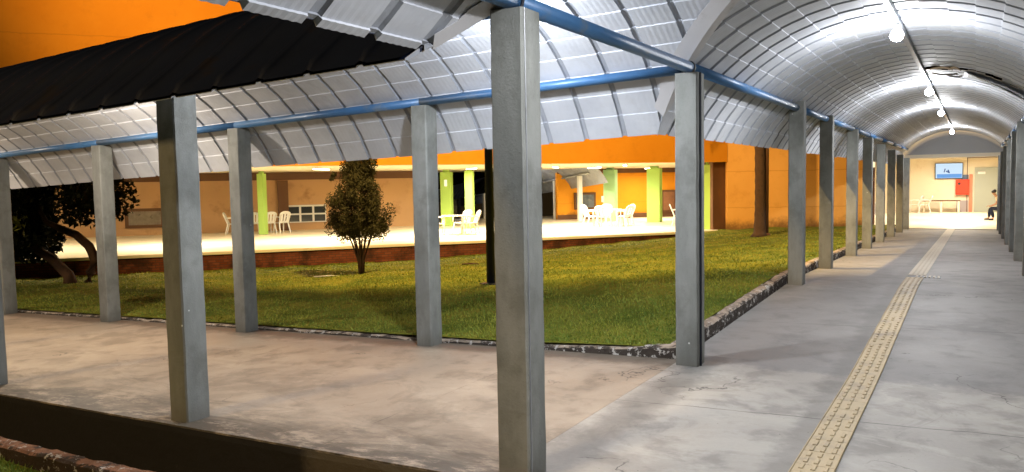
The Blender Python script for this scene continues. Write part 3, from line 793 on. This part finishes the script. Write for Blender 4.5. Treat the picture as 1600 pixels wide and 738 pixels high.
# ceiling tubes
def fixture(t, n, label, rz=0, power=60):
    x, y = F(t, n)
    e = empty('ceiling_light', (x, y, ZCe-.002), math.atan2(FD.y, FD.x)+rz, label, 'ceiling light', 'tube lights under the canteen ceiling')
    bm = B(); box(bm, (0, 0, -.02), (1.25, .16, .04), 0, .005); obj('housing', bm, M['white'], e)
    for s in (-.04, .04):
        bm = B(); lathe(bm, [(.014, -.58), (.014, .58)], (0, s, -.056), 10, Matrix.Rotation(R(90), 3, 'Y')); obj('lamp_tube', bm, M['tube'], e)
    ld = bpy.data.lights.new('tube_light', 'AREA'); ld.shape = 'RECTANGLE'; ld.size = 1.2; ld.size_y = .14; ld.energy = power; ld.color = (1, .89, .69); ld.spread = R(170)
    lo_ = bpy.data.objects.new('tube_light', ld); C.objects.link(lo_); lo_.parent = e; lo_.location = (0, 0, -.08)
CP = 280
for k, (t, n, lb) in enumerate(((6.1, 3.6, 'tube light on the canteen ceiling left of the bushy tree'), (9.9, 3.2, 'tube light on the canteen ceiling right of the bushy tree'),
        (1.4, 3.4, 'tube light on the canteen ceiling above the left hand chairs'), (12.2, 5.5, 'tube light on the canteen ceiling above the small white table'),
        (15.5, 4.6, 'tube light on the canteen ceiling above the ring of chairs'), (18.0, 6.2, 'tube light on the canteen ceiling in front of the wide lime column'),
        (17.6, 2.6, 'tube light on the canteen ceiling nearest the right end'), (22.4, 9.0, 'added tube light on the canteen ceiling brightening the orange rear wall'), (-4.5, 3.6, 'tube light on the canteen ceiling behind the leaning tree'))):
    fixture(t, n, lb, R(90) if k % 2 else R(60), CP*(.75 if k == 7 else 1))  # the tube by the orange rear wall is added to brighten it

# ------------------------------------------------------------------ orange end wall, palm, dark pole
E0, E1 = Vector((-5.78, 22.32)), Vector((-1.42, 24.85))
ed = (E1-E0); el = ed.length
ew = empty('orange_end_wall', (E0.x, E0.y, -.3), math.atan2(ed.y, ed.x), 'tall orange wall with damp stains at the end of the lawn behind the palm trunk', 'wall')
bm = B(); box(bm, (el/2, .15, 4.0), (el, .3, 8.2)); obj('wall_face', bm, M['orange2'], ew)
pl = empty('palm_tree', (-3.77, 18.77, zg1(-3.77, 18.77)-.02), 0, 'brown palm trunk standing on the lawn in front of the orange wall', 'palm')
bm = B(); pts = []; rad = []
for i in range(60):
    z = i*.12; pts.append((.02*math.sin(z), .015*math.cos(z*1.3), z)); rad.append((.17 if i else .24)-.004*i*.12+.012*((i % 3) == 0)+.05*math.exp(-z*3))
tube(bm, pts, rad, 14); obj('trunk', bm, M['bark'], pl, True)
Vq = []
for k in range(16):
    a = k*2.4; el_ = .9-.09*k
    for i in range(40):
        s = i/39*2.3; z = 7.05+math.sin(el_)*s-.33*s*s; r_ = math.cos(el_)*s+.1*s
        for sd_ in (-1, 1):
            p = Vector((r_*math.cos(a), r_*math.sin(a), z)); q = p+Vector((-math.sin(a)*sd_*.45+math.cos(a)*.2, math.cos(a)*sd_*.45+math.sin(a)*.2, -.22))*(1-.5*abs(s/2.3-.4))
            wv = Vector((math.cos(a), math.sin(a), 0))*.03
            Vq.append([p-wv, p+wv, q+wv*.3, q-wv*.3])
Vq = np.array([[tuple(v) for v in q] for q in Vq]); quads_mesh('crown', Vq, M['palm'], pl, 4, rng.random(len(Vq)))
gp = empty('metal_pole', (-3.585, 18.88, zg1(-3.585, 18.88)-.02), 0, 'thin dark brown pipe standing right beside the palm trunk', 'pole')
bm = B(); tube(bm, [(0, 0, 0), (0, 0, 7)], .07, 10); obj('shaft', bm, M['brown'], gp, True)
bm = B(); lathe(bm, [(.13, 0), (.13, .06), (.09, .09)], (0, 0, 0), 12); obj('base', bm, M['brown'], gp)
dp = empty('lamp_pole', (-4.97, 4.48, zg1(-4.97, 4.48)-.02), 0, 'thick black steel lamp pole on the lawn just left of the largest post', 'pole')
bm = B(); tube(bm, [(0, 0, 0), (0, 0, 9.6)], [.075, .055], 14); obj('shaft', bm, M['dark'], dp, True)
bm = B(); tube(bm, [(0, 0, 9.5), (-.05, .35, 9.72), (-.1, .8, 9.75)], .03, 8); obj('arm', bm, M['dark'], dp, True)
bm = B(); box(bm, (-.13, 1.05, 9.74), (.3, .6, .12), 0, .03); obj('lamp_head', bm, M['dark'], dp)
ld = bpy.data.lights.new('pole_lamp', 'SPOT'); ld.energy = POLE_W; ld.color = (1, .66, .25); ld.spot_size = R(120); ld.spot_blend = .3; ld.shadow_soft_size = .12
lo_ = bpy.data.objects.new('pole_lamp', ld); C.objects.link(lo_); lo_.parent = dp; lo_.location = (-.13, 1.05, 9.6)
lo_.rotation_euler = Vector((-.22, .95, -.90)).to_track_quat('-Z', 'Y').to_euler()
bm = B(); box(bm, (0, 0, .02), (.3, .3, .04), 0, .005); obj('base_plate', bm, M['dark'], dp)

fl = empty('flood_lamp', (-13.5, -9.5, -.8), 0, 'warm flood lamp on a pole out of the picture, lighting the orange facade', 'lamp')
bm = B(); tube(bm, [(0, 0, 0), (0, 0, 5.4)], [.09, .06], 10); obj('pole', bm, M['dark'], fl, True)
bm = B(); box(bm, (0, .1, 5.4), (.4, .25, .3), 0, .02); obj('head', bm, M['steel'], fl)
ld = bpy.data.lights.new('flood', 'SPOT'); ld.energy = FLOOD_W; ld.color = (1, .60, .20); ld.spot_size = R(66); ld.spot_blend = 1; ld.shadow_soft_size = .2
lo_ = bpy.data.objects.new('flood', ld); C.objects.link(lo_); lo_.parent = fl; lo_.location = (0, .35, 5.4)
lo_.rotation_euler = (Vector((-13.0, 13.5, 10.5))-Vector((-13.5, -9.15, 4.6))).to_track_quat('-Z', 'Y').to_euler()
# ------------------------------------------------------------------ hall at the end of the walkway
ZH = -.27
hf = tag(sheet('hall_floor', -6.5, 6.5, 25.6, 41.2, lambda x, y: ZH+.012, M['tile_floor'], 2, 2), kind='structure')
hb = empty('hall_building', (0, 25.6, ZH), 0, 'cream walled hall with a grey arched gable at the end of the long walkway', 'building')
def hbox(name, x0, x1, y0, y1, z0, z1, mat, bev=0):
    bm = B(); box(bm, ((x0+x1)/2, (y0+y1)/2, (z0+z1)/2), (x1-x0, y1-y0, z1-z0), 0, bev); return obj(name, bm, mat, hb)
hbox('gable_wall', -6.5, 8, .55, .8, 2.74, 4.35, painted('grey_painted_gable', (.42, .42, .43), .8, .08, 1))
hbox('lintel', -6.5, 8, .50, .9, 2.60, 2.738, M['wall_cream'])
hbox('ceiling', -6.5, 6.5, .92, 15.6, 3.0, 3.2, M['cream'])
hbox('back_wall', -6.5, 6.5, 15.3, 15.6, 0, 3.0, M['wall_cream'])
hbox('side_wall', 5.2, 5.5, .8, 15.2, 0, 3.0, M['wall_cream']); hbox('side_wall', -6.5, -6.2, .8, 15.2, 0, 3.0, M['wall_cream'])
hbox('wall_strip', 1.87, 2.02, 15.22, 15.298, 0, 2.0, M['pinkred']); hbox('wall_pilaster', 1.72, 1.86, 15.24, 15.298, 2.0, 3.0, M['wall_cream'])
hbox('wall_panel', 1.30, 1.84, 15.25, 15.298, 0, .62, painted('grey_lilac_panel', (.38, .34, .36), .7, .1, 1))
hbox('wall_panel', 1.50, 1.84, 15.25, 15.298, 1.66, 1.98, painted('slate_blue_panel', (.12, .17, .26), .7, .1, 1))
df = hbox('door_frame', 2.05, 3.35, 15.24, 15.298, 0, 2.45, M['brown']) if False else None
dr = hbox('door', 2.10, 3.20, 15.20, 15.298, .02, 2.34, M['door'])
bm = B(); box(bm, (2.42, 15.19, 2.06), (.34, .02, .12)); obj('door_sign', bm, M['white'], dr)
bm = B(); tube(bm, [(2.98, 15.15, 1.15), (2.86, 15.15, 1.15)], .018, 8); obj('handle', bm, M['steel'], dr)
bm = B(); box(bm, (1.775, 15.235, 1.45), (.03, .03, 2.9)); obj('door_trim', bm, M['brown'], hb)
bm = B(); box(bm, (3.0, 15.235, 2.86), (2.4, .03, .03)); obj('door_trim', bm, M['brown'], hb)
hbox('dark_pillar', -1.62, -1.32, 1.9, 2.2, 0, 3.0, M['brown'])
bm = B(); box(bm, (-1.40, 1.85, 2.45), (.20, .08, .26), 0, .02); obj('wall_lantern', bm, M['lantern'], hb)
tv = empty('television', (.93, 40.80, 1.93), 0, 'wide flat television showing a pale blue picture, high on the cream wall', 'television')
bm = B(); box(bm, (0, 0, 0), (1.30, .07, .84), 0, .01); obj('casing', bm, M['black'], tv)
sc_ = B(); box(sc_, (0, -.040, 0), (1.24, .008, .78)); sco = obj('screen', sc_, M['screen'], tv)
bm = B(); box(bm, (.02, -.0465, -.27), (1.15, .004, .2)); obj('picture_band', bm, M['screen_sea'], sco)
for (px_, pz_, ww, hh2, ra) in ((-.2, .02, .05, .2, .25), (-.05, -.06, .2, .06, .5), (-.02, -.01, .06, .14, -.4)):
    bm = B(); box(bm, (px_, -.050, pz_), (ww, .004, hh2), rot=Matrix.Rotation(ra, 4, 'Y')); obj('picture_shape', bm, M['screen_dark'], sco)
hc = empty('hose_cabinet', (1.56, 40.78, .66), 0, 'bright red fire hose cabinet on the wall right of the television', 'cabinet')
bm = B(); box(bm, (0, 0, .40), (.62, .20, .80), 0, .01); obj('body', bm, M['red'], hc)
bm = B(); box(bm, (0, -.108, .40), (.56, .015, .74), 0, .005); dd_ = obj('door', bm, M['red'], hc)
bm = B(); lathe(bm, [(.07, 0), (.07, .01)], (-.14, -.117, .58), 16, Matrix.Rotation(R(90), 3, 'X')); obj('dial', bm, M['black'], dd_)
bn = empty('long_bench', (.62, 40.2, ZH+.012), 0, 'long low table with a dark top against the cream wall under the television', 'bench')
bm = B(); box(bm, (0, 0, .62), (1.75, .5, .05), 0, .006); obj('top', bm, M['brown'], bn)
for sx in (-.8, 0, .8):
    bm = B(); box(bm, (sx, 0, .295), (.09, .44, .59), 0, .004); obj('leg', bm, M['wall_cream'], bn)
def area(loc, sx, sy, p, col, tgt=None, parent=None):
    ld = bpy.data.lights.new('hall_light', 'AREA'); ld.shape = 'RECTANGLE'; ld.size = sx; ld.size_y = sy; ld.energy = p; ld.color = col; ld.spread = R(170)
    o = bpy.data.objects.new('hall_light', ld); C.objects.link(o); o.location = loc; 
    if parent: o.parent = parent
    return o
for k, (x, y) in enumerate(((1.5, 29.5), (1.5, 34), (1.5, 38.2), (-3.2, 29), (-3.2, 35))):
    e = empty('ceiling_light', (x, y, ZH+2.998), 0, '%s tube light on the hall ceiling, out of sight above the lintel' % ordn[k], 'ceiling light', 'tube lights of the hall')
    bm = B(); box(bm, (0, 0, -.02), (1.25, .16, .04), 0, .005); obj('housing', bm, M['white'], e)
    bm = B(); lathe(bm, [(.014, -.58), (.014, .58)], (0, 0, -.056), 10, Matrix.Rotation(R(90), 3, 'Y')); obj('lamp_tube', bm, M['tube'], e)
    area((0, 0, -.08), 1.2, .14, 200, (1, .88, .71), None, e)

# ------------------------------------------------------------------ white plastic chairs and tables
def make_chair():
    t = empty('plastic_chair', (0, 0, 0))
    P_ = M['plastic']
    bm = B(); vs0 = []
    n = 8
    for i in range(n+1):
        for j in range(n+1):
            x = -.21+.42*i/n; y = -.22+.42*j/n; z = .43-.018*math.cos((i/n-.5)*math.pi)*math.sin(j/n*math.pi)-(.02 if j == 0 else 0)
            vs0.append(bm.verts.new((x*(1+.08*(1-j/n)), y, z)))
    for i in range(n):
        for j in range(n): a = i*(n+1)+j; bm.faces.new((vs0[a], vs0[a+n+1], vs0[a+n+2], vs0[a+1]))
    o = obj('seat', bm, P_, t, True); q = o.modifiers.new('t', 'SOLIDIFY'); q.thickness = .022
    # backrest: outer hoop, vertical slats, fan shaped and reclined
    bm = B()
    def bp(u, v): return Vector(((.20+.035*v)*u, .20+.16*v-.05*(1-u*u)*.4*-1, .43+.45*v-.04*u*u*v))
    loop = [bp(-1, v) for v in np.linspace(0, .86, 7)]+[bp(u, 1.0-.10*abs(u)**3) for u in np.linspace(-.85, .85, 9)]+[bp(1, v) for v in np.linspace(.86, 0, 7)]
    tube(bm, loop, .028, 6)
    for (ua, ub) in ((-.80, -.40), (-.20, .20), (.40, .80)):
        prev = None
        for v in np.linspace(0, .98, 8):
            row = [bm.verts.new(bp(ua, v)+Vector((0, -.006, 0))), bm.verts.new(bp(ub, v)+Vector((0, -.006, 0))), bm.verts.new(bp(ub, v)+Vector((0, .008, 0))), bm.verts.new(bp(ua, v)+Vector((0, .008, 0)))]
            if prev:
                for k in range(4): bm.faces.new((prev[k], prev[(k+1) % 4], row[(k+1) % 4], row[k]))
            prev = row
    for v0, v1 in ((.80, .98), (0, .14)):
        a = [bm.verts.new(bp(u, v)+Vector((0, dy, 0))) for dy in (-.008, .01) for v in (v0, v1) for u in np.linspace(-.98, .98, 9)]
        for b in (0, 18):
            for k in range(8): bm.faces.new((a[b+k], a[b+k+1], a[b+k+10], a[b+k+9]))
    obj('backrest', bm, P_, t)
    for sx in (-1, 1):
        bm = B(); tube(bm, [(sx*.235, .25, .66), (sx*.262, .05, .67), (sx*.262, -.17, .655), (sx*.25, -.22, .60), (sx*.245, -.23, .44)], [.02, .024, .024, .022, .02], 6); obj('armrest', bm, P_, t, True)
        for sy, y1 in ((-1, -.27), (1, .30)):
            bm = B(); box(bm, (0, 0, 0), (.052, .045, .43), 0, .006)
            for v in bm.verts:
                k = (v.co.z+.215)/.43; v.co.x = v.co.x*(.75+.25*k)+sx*(.235-.035*k); v.co.y = v.co.y*(.75+.25*k)+(y1+(sy*.19-y1)*k); v.co.z += .215
            obj('leg', bm, P_, t)
    return t
ch0 = make_chair(); used = [False]
def chair(x, y, z, rz, label, group):
    s = 1.0
    if not used[0]:
        used[0] = True; ch0.location = (x, y, z); ch0.rotation_euler = (0, 0, rz); return tag(ch0, label, 'chair', group)
    o = dup(ch0, (x, y, z), rz, label, group); o['category'] = 'chair'; return o
def table(x, y, z, rz, label, r=.40):
    t = empty('plastic_table', (x, y, z), rz, label, 'table', 'white plastic tables of the canteen')
    bm = B(); box(bm, (0, 0, .71), (2*r, 2*r, .03), 0, .008); obj('tabletop', bm, M['plastic'], t)
    for sx in (-1, 1):
        for sy in (-1, 1):
            bm = B(); tube(bm, [(sx*(r-.05), sy*(r-.05), .70), (sx*(r-.02), sy*(r-.02), 0)], [.028, .020], 7); obj('leg', bm, M['plastic'], t)
    return t
GC = 'white plastic chairs in the canteen'
tx, ty = -11.1, 23.5
table(tx, ty, ZF, .2, 'white plastic table in the middle of the ring of chairs', .45)
for k, (dx, dy, rz, lb) in enumerate(((-.62, -.42, 2.45, 'left front white chair of the ring of chairs, seen from behind'), (.10, -.78, 3.1, 'middle front white chair of the ring of chairs'),
        (.75, -.15, -1.9, 'right hand white chair of the ring of chairs, splayed back to the right'), (.45, .72, -.6, 'rear right white chair of the ring of chairs'),
        (-.45, .75, .4, 'rear left white chair of the ring of chairs'), (-.92, .18, 1.5, 'leftmost white chair of the ring of chairs'))):
    chair(tx+dx, ty+dy, ZF, rz, lb, GC)
table(-14.55, 17.0, ZF, .7, 'small white plastic table between two grey posts, cloth-like pale top', .40)
chair(-14.15, 17.55, ZF, -.7, 'white chair on the right of the small white table', GC)
chair(-15.15, 16.9, ZF, 2.2, 'white chair on the left of the small white table', GC)
chair(-14.75, 17.85, ZF, -.2, 'white chair behind the small white table', GC)
chair(-24.08, 14.85, ZF, 2.3, 'leftmost white chair, left of the lawn post', GC)
chair(-23.85, 15.3, ZF, 2.5, 'second white chair from the left, half hidden by the lawn post', GC)
chair(-23.05, 15.75, ZF, -1.9, 'white chair with slats showing, right of the lawn post', GC)
chair(-22.75, 16.2, ZF, -1.8, 'white chair leaning right in a stack, right of the lawn post', GC)
chair(-23.35, 15.25, ZF, -2.2, 'white chair close behind the lawn post beside the slim lime column', GC)
chair(-8.42, 24.6, ZF, 1.9, 'single white chair showing left of the corner post', GC)
chair(-7.1, 24.5, ZF, -1.3, 'single white chair half hidden behind the slim lime column at the right', GC)
GH = 'white plastic chairs in the hall'
chair(-.62, 40.0, ZH+.012, -1.7, 'white chair in the hall left of the long table', GH)
chair(-.15, 39.7, ZH+.012, -1.5, 'white chair in the hall touching the long table', GH)
chair(-1.30, 27.9, ZH+.012, .6, 'white chair seen through the gap between fourth and fifth walkway posts', GH)
chair(-1.55, 29.6, ZH+.012, -.6, 'white chair farther back seen through the gap between two walkway posts', GH)
chair(-2.05, 33.0, ZH+.012, .9, 'white chair seen in the narrow gap beyond the fifth walkway post', GH)

# ------------------------------------------------------------------ trees
def leaf_cloud(centers, radii, n, size, squash=1.0, drop=0):
    c = np.array(centers); r_ = np.array(radii); pick = rng.choice(len(c), n, p=(r_**2)/(r_**2).sum())
    d = rng.normal(size=(n, 3)); d /= np.linalg.norm(d, axis=1)[:, None]; rad = rng.random(n)**.45
    P = c[pick]+d*(rad*r_[pick])[:, None]*np.array([1, 1, squash])
    a = rng.normal(size=(n, 3)); a /= np.linalg.norm(a, axis=1)[:, None]; b = np.cross(a, rng.normal(size=(n, 3))); b /= np.linalg.norm(b, axis=1)[:, None]
    s = size*(.6+.8*rng.random(n))[:, None]
    V = np.stack([P-a*s, P+b*s*.45, P+a*s, P-b*s*.45], axis=1)
    return V, rng.random(n)
lt_ = empty('leaning_tree', (-16.5, 4.05, zg1(-16.5, 4.05)-.05), 0, 'dark leafy tree with two bent leaning trunks at the left side of the lawn', 'tree')
# right vector of the picture in plan, to lay the limbs out
rx, ry = r0.x, r0.y
def L(a, b, z): return (a*rx+b*fw.x, a*ry+b*fw.y, z)     # a = to the right of the picture, b = away from camera
bm = B(); tube(bm, [L(-.30, 0, 0), L(-.34, 0, .25), L(-.75, .1, .62), L(-1.15, .1, .90), L(-1.6, .2, 1.15), L(-2.0, .4, 1.9), L(-2.2, .4, 2.6)], [.17, .13, .12, .105, .09, .07, .03], 9); obj('trunk', bm, M['bark'], lt_, True)
bm = B(); tube(bm, [L(.12, 0, 0), L(.20, 0, .30), L(.33, 0, .62), L(.20, 0, .95), L(-.15, .1, 1.22), L(-.55, .2, 1.36), L(-1.0, .3, 1.55), L(-1.3, .3, 2.2)], [.15, .12, .12, .11, .10, .085, .07, .03], 9); obj('trunk', bm, M['bark'], lt_, True)
cs, rs2 = [], []
for k in range(46):
    a = rng.uniform(-2.6, .35); z = rng.uniform(1.75, 4.4); cs.append(L(a, rng.uniform(-.6, 1.4), z)); rs2.append(rng.uniform(.45, .75))
for k in range(16):
    a = rng.uniform(-2.4, -1.2); z = rng.uniform(.95, 1.9); cs.append(L(a, rng.uniform(-.4, .8), z)); rs2.append(rng.uniform(.3, .5))
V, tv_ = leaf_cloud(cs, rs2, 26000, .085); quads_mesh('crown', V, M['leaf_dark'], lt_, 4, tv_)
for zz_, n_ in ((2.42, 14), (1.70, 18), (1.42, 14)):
    V, tv_ = leaf_cloud([L(-1.15, -.5, zz_)], [.17], n_, .10); quads_mesh('lit_leaf_spray', V, M['leaf_lit'], lt_, 4, tv_)  # sprays coloured as if light fell on them
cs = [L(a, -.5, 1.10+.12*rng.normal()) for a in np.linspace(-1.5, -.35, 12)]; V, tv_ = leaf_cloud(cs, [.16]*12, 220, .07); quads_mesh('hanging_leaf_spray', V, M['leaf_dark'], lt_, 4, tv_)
# dark shrubs behind the leaning tree, between lawn and canteen
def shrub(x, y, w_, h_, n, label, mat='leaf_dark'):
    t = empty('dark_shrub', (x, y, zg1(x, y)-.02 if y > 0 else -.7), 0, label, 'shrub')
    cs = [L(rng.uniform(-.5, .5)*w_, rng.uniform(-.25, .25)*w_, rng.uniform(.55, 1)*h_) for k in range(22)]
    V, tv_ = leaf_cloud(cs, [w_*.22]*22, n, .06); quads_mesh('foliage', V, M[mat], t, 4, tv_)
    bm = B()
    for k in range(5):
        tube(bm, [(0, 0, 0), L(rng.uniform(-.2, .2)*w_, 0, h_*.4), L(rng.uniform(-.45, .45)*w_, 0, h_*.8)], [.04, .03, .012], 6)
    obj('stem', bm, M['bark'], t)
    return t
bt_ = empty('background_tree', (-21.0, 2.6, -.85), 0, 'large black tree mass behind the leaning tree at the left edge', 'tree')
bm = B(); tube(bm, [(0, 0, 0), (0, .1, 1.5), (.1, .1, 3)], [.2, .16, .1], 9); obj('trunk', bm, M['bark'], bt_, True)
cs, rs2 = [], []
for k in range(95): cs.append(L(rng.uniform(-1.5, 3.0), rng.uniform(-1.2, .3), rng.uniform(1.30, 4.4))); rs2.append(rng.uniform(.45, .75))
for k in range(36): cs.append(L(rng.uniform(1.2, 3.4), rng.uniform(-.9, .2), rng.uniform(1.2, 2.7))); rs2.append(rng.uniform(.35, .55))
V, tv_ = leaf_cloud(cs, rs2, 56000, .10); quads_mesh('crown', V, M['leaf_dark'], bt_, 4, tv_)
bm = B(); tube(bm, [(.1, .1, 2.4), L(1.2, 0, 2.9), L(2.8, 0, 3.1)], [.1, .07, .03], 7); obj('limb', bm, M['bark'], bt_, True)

bs = empty('bushy_tree', (-10.35, 7.2, zg1(-10.35, 7.2)-.03), 0, 'small brown green cone shaped tree with many thin stems in the middle of the lawn', 'tree')
random.seed(5)
for k in range(11):
    a = -1+2*k/10+random.uniform(-.05, .05); zk = random.uniform(-.15, .15)
    bm = B(); tube(bm, [L(a*.04, zk*.3, 0), L(a*.07, zk*.4, .35), L(a*.22, zk, .75), L(a*.42, zk*1.5, 1.25), L(a*.40, zk*1.6, 1.8)], [.035, .028, .018, .013, .006], 6); obj('trunk' if k in (3, 6) else 'stem', bm, M['bark'], bs, True)
cs, rs2 = [], []
for k in range(230):
    z = random.random()**1.15; zz = .85+z*2.45
    half = float(np.interp(zz, [.85, 1.1, 1.4, 1.8, 2.1, 2.5, 2.9, 3.3], [.58, .80, .87, .76, .58, .42, .31, .06]))
    a = random.uniform(-1, 1)**1; ph = random.random()*6.28; q = math.sqrt(random.random())*half*.86
    zz += .10*abs(math.cos(ph)) if z < .15 else 0
    cs.append(L(q*math.cos(ph), q*math.sin(ph), zz+ (.18*(1-q/.7) if z < .2 else 0))); rs2.append(random.uniform(.10, .19))
V, tv_ = leaf_cloud(cs, rs2, 42000, .026, 1.5)
Vc, tc = V, tv_
cs = [L(-.62+.02*k, -.1, 2.28+.03*k) for k in range(5)]+[L(.42, -.1, 2.6+.05*k) for k in range(3)]
V, tv_ = leaf_cloud(cs, [.07]*8, 260, .03); V = np.concatenate([Vc, V]); tv_ = np.concatenate([tc, tv_]); quads_mesh('crown', V, M['leaf_olive'], bs, 4, np.clip(tv_*.6+.25*rng.random(len(tv_)), 0, 1))

# ------------------------------------------------------------------ distant walkway behind the canteen
fwk = empty('distant_walkway', (0, 0, 0), 0, 'another vaulted covered walkway with pale posts seen through the open canteen', 'walkway')
P1 = Vector((cam.location.x, cam.location.y))+Vector((fw.x, fw.y)).normalized()*37.5+Vector((r0.x, r0.y))*(107/1216.2*37.5)
dv = (Vector((r0.x, r0.y))*-.35+Vector((fw.x, fw.y)).normalized()*.937).normalized()
pv = Vector((dv.y, -dv.x))       # to the right of travel
zb = lambda s: -.62-.068*s
half = 1.43
def Pf(s, v, z): p = P1+dv*s+pv*(v-half); return (p.x, p.y, z+zb(s)+.0)
th_c = [(a, 0) for a in np.linspace(-TH, TH, 17)]
st_c = [(s, .03*(i % 2), i) for i, s in enumerate(np.arange(-2.0, 26, .35))]
skin(barrel('roof_sheeting', Pf, st_c, lambda v: -99., lambda v: 99., None, fwk, th_c, False))
for k in range(9):
    for v in (-half, half):
        bm = B(); p = P1+dv*(k*2.9)+pv*(v-half); box(bm, (p.x, p.y, zb(k*2.9)+HP/2-.3), (.2, .2, HP+.6), math.atan2(dv.y, dv.x), .01); obj('post', bm, M['white'] if k < 3 else M['post'], fwk)
for v in (-half, half): pipe([Pf(-1, v, ZT), Pf(25, v, ZT)], .05, 'edge_pipe', M['steel'], fwk)
q = P1+dv*1+pv*half
for s, pw in ((3, 30), (15, 14)):
    p = P1+dv*s-pv*half
    e = empty('light_bulb', (p.x, p.y, zb(s)+3.1), 0, 'hidden bulb under the distant walkway roof, %s end' % ('near' if s < 5 else 'far'), 'lamp')
    bm = B(); lathe(bm, [(.01, .06), (.04, 0), (.03, -.05), (.004, -.06)], (0, 0, 0), 12); obj('globe', bm, M['bulb'], e, True)
    ld = bpy.data.lights.new('bulb_light', 'POINT'); ld.energy = pw; ld.color = (1, .93, .85); ld.shadow_soft_size = .08
    lo_ = bpy.data.objects.new('bulb_light', ld); C.objects.link(lo_); lo_.parent = e; lo_.location = (0, 0, -.12)

# ------------------------------------------------------------------ seated person
pr = empty('person', (3.20, 32.2, ZH+.012), 0, 'black haired person in beige shirt and dark trousers sitting hunched by the right hand posts', 'person')
def skinned(name, joints, edges, mat, parent, sub=2, root=0):
    me = bpy.data.meshes.new(name); me.from_pydata([j[:3] for j in joints], edges, []); o = link(name, me, None, parent)
    sk = o.modifiers.new('s', 'SKIN'); sv = me.skin_vertices[0].data
    for i, j in enumerate(joints): sv[i].radius = (j[3], j[4] if len(j) > 4 else j[3]); sv[i].use_root = (i == root)
    sk.use_smooth_shade = True; ss2 = o.modifiers.new('d', 'SUBSURF'); ss2.levels = sub; ss2.render_levels = sub
    me.materials.append(mat); return o
# faces -x (towards the picture's left), leaning forward, elbows on knees
J = [(.0, 0, .50, .13, .16), (-.08, 0, .72, .11, .15), (-.20, 0, .92, .12, .17), (-.27, 0, 1.02, .06, .06), (-.33, 0, 1.10, .055, .055), (-.38, 0, 1.19, .085, .085), (-.39, 0, 1.25, .07, .07),
     (-.05, .11, .48, .09), (-.48, .16, .50, .065), (-.52, .16, .08, .042), (-.66, .16, .04, .04),
     (-.05, -.11, .48, .09), (-.44, -.16, .50, .065), (-.36, -.17, .08, .042), (-.50, -.17, .04, .04),
     (-.20, .19, .94, .055), (-.26, .24, .70, .042), (-.46, .13, .60, .033), (-.53, .09, .60, .03),
     (-.20, -.19, .94, .055), (-.26, -.24, .70, .042), (-.46, -.13, .60, .033), (-.53, -.09, .60, .03)]
Ed = [(0, 1), (1, 2), (2, 3), (3, 4), (4, 5), (5, 6), (0, 7), (7, 8), (8, 9), (9, 10), (0, 11), (11, 12), (12, 13), (13, 14), (2, 15), (15, 16), (16, 17), (17, 18), (2, 19), (19, 20), (20, 21), (21, 22)]
body = skinned('body', J, Ed, M['skin'], pr)
for hs_ in (1, -1):
    for f_i in range(5):
        y0 = hs_*.09+(f_i-2)*.016; x0 = -.55
        if f_i == 0: pts = [(-.53, hs_*.06, .615), (-.55, hs_*.035, .625), (-.575, hs_*.025, .615)]
        else: pts = [(x0, y0, .60), (x0-.035, y0, .595), (x0-.055, y0, .575), (x0-.06, y0, .55)]
        bm = B(); tube(bm, pts, [.009]*len(pts), 6); obj('finger', bm, M['skin'], pr, True)
skinned('shirt', [(.0, 0, .52, .15, .175), (-.08, 0, .72, .135, .17), (-.20, 0, .93, .135, .185), (-.26, 0, 1.0, .07, .07), (-.20, .19, .94, .07), (-.235, .22, .80, .062), (-.20, -.19, .94, .07), (-.235, -.22, .80, .062)], [(0, 1), (1, 2), (2, 3), (2, 4), (4, 5), (2, 6), (6, 7)], M['shirt'], pr)
skinned('trousers', [(.0, 0, .49, .15, .18), (-.07, .11, .48, .105), (-.48, .16, .50, .08), (-.52, .16, .11, .06), (-.07, -.11, .48, .105), (-.44, -.16, .50, .08), (-.36, -.17, .11, .06)], [(0, 1), (1, 2), (2, 3), (0, 4), (4, 5), (5, 6)], M['jeans'], pr)
skinned('hair', [(-.33, 0, 1.15, .09, .095), (-.355, 0, 1.235, .115, .115), (-.40, 0, 1.29, .085, .09)], [(0, 1), (1, 2)], M['hair'], pr)
skinned('shoe', [(-.50, .16, .045, .05), (-.62, .16, .04, .045), (-.70, .16, .035, .035)], [(0, 1), (1, 2)], M['black'], pr)
skinned('shoe', [(-.34, -.17, .045, .05), (-.46, -.17, .04, .045), (-.54, -.17, .035, .035)], [(0, 1), (1, 2)], M['black'], pr)
sb = empty('low_bench', (3.32, 32.2, ZH+.012), 0, 'low cream bench under the seated person beside the right hand posts', 'bench')
bm = B(); box(bm, (0, 0, .345), (.40, 1.4, .05), 0, .006); obj('seat', bm, M['wall_cream'], sb)
for sy in (-.55, .55):
    bm = B(); box(bm, (0, sy, .16), (.34, .08, .32), 0, .004); obj('leg', bm, M['wall_cream'], sb)

# small litter on the lawn
for (a, b_, c_, d_, lb, mt) in ((-10.85, 6.15, -10.2, 6.5, 'pale dry stick lying on the lawn left of the bushy tree', 'curb'), (-8.9, 9.3, -8.5, 9.5, 'short dark stick lying on the lawn near the canteen plinth', 'bark')):
    e = empty('dry_stick', (a, b_, zg1(a, b_)+.035), 0, lb, 'stick')
    bm = B(); tube(bm, [(0, 0, 0), ((c_-a)*.5, (d_-b_)*.5+.03, .012), (c_-a, d_-b_, 0)], [.018, .022, .012], 6); obj('branch', bm, M['valley'] if mt == 'curb' else M['bark'], e, True)
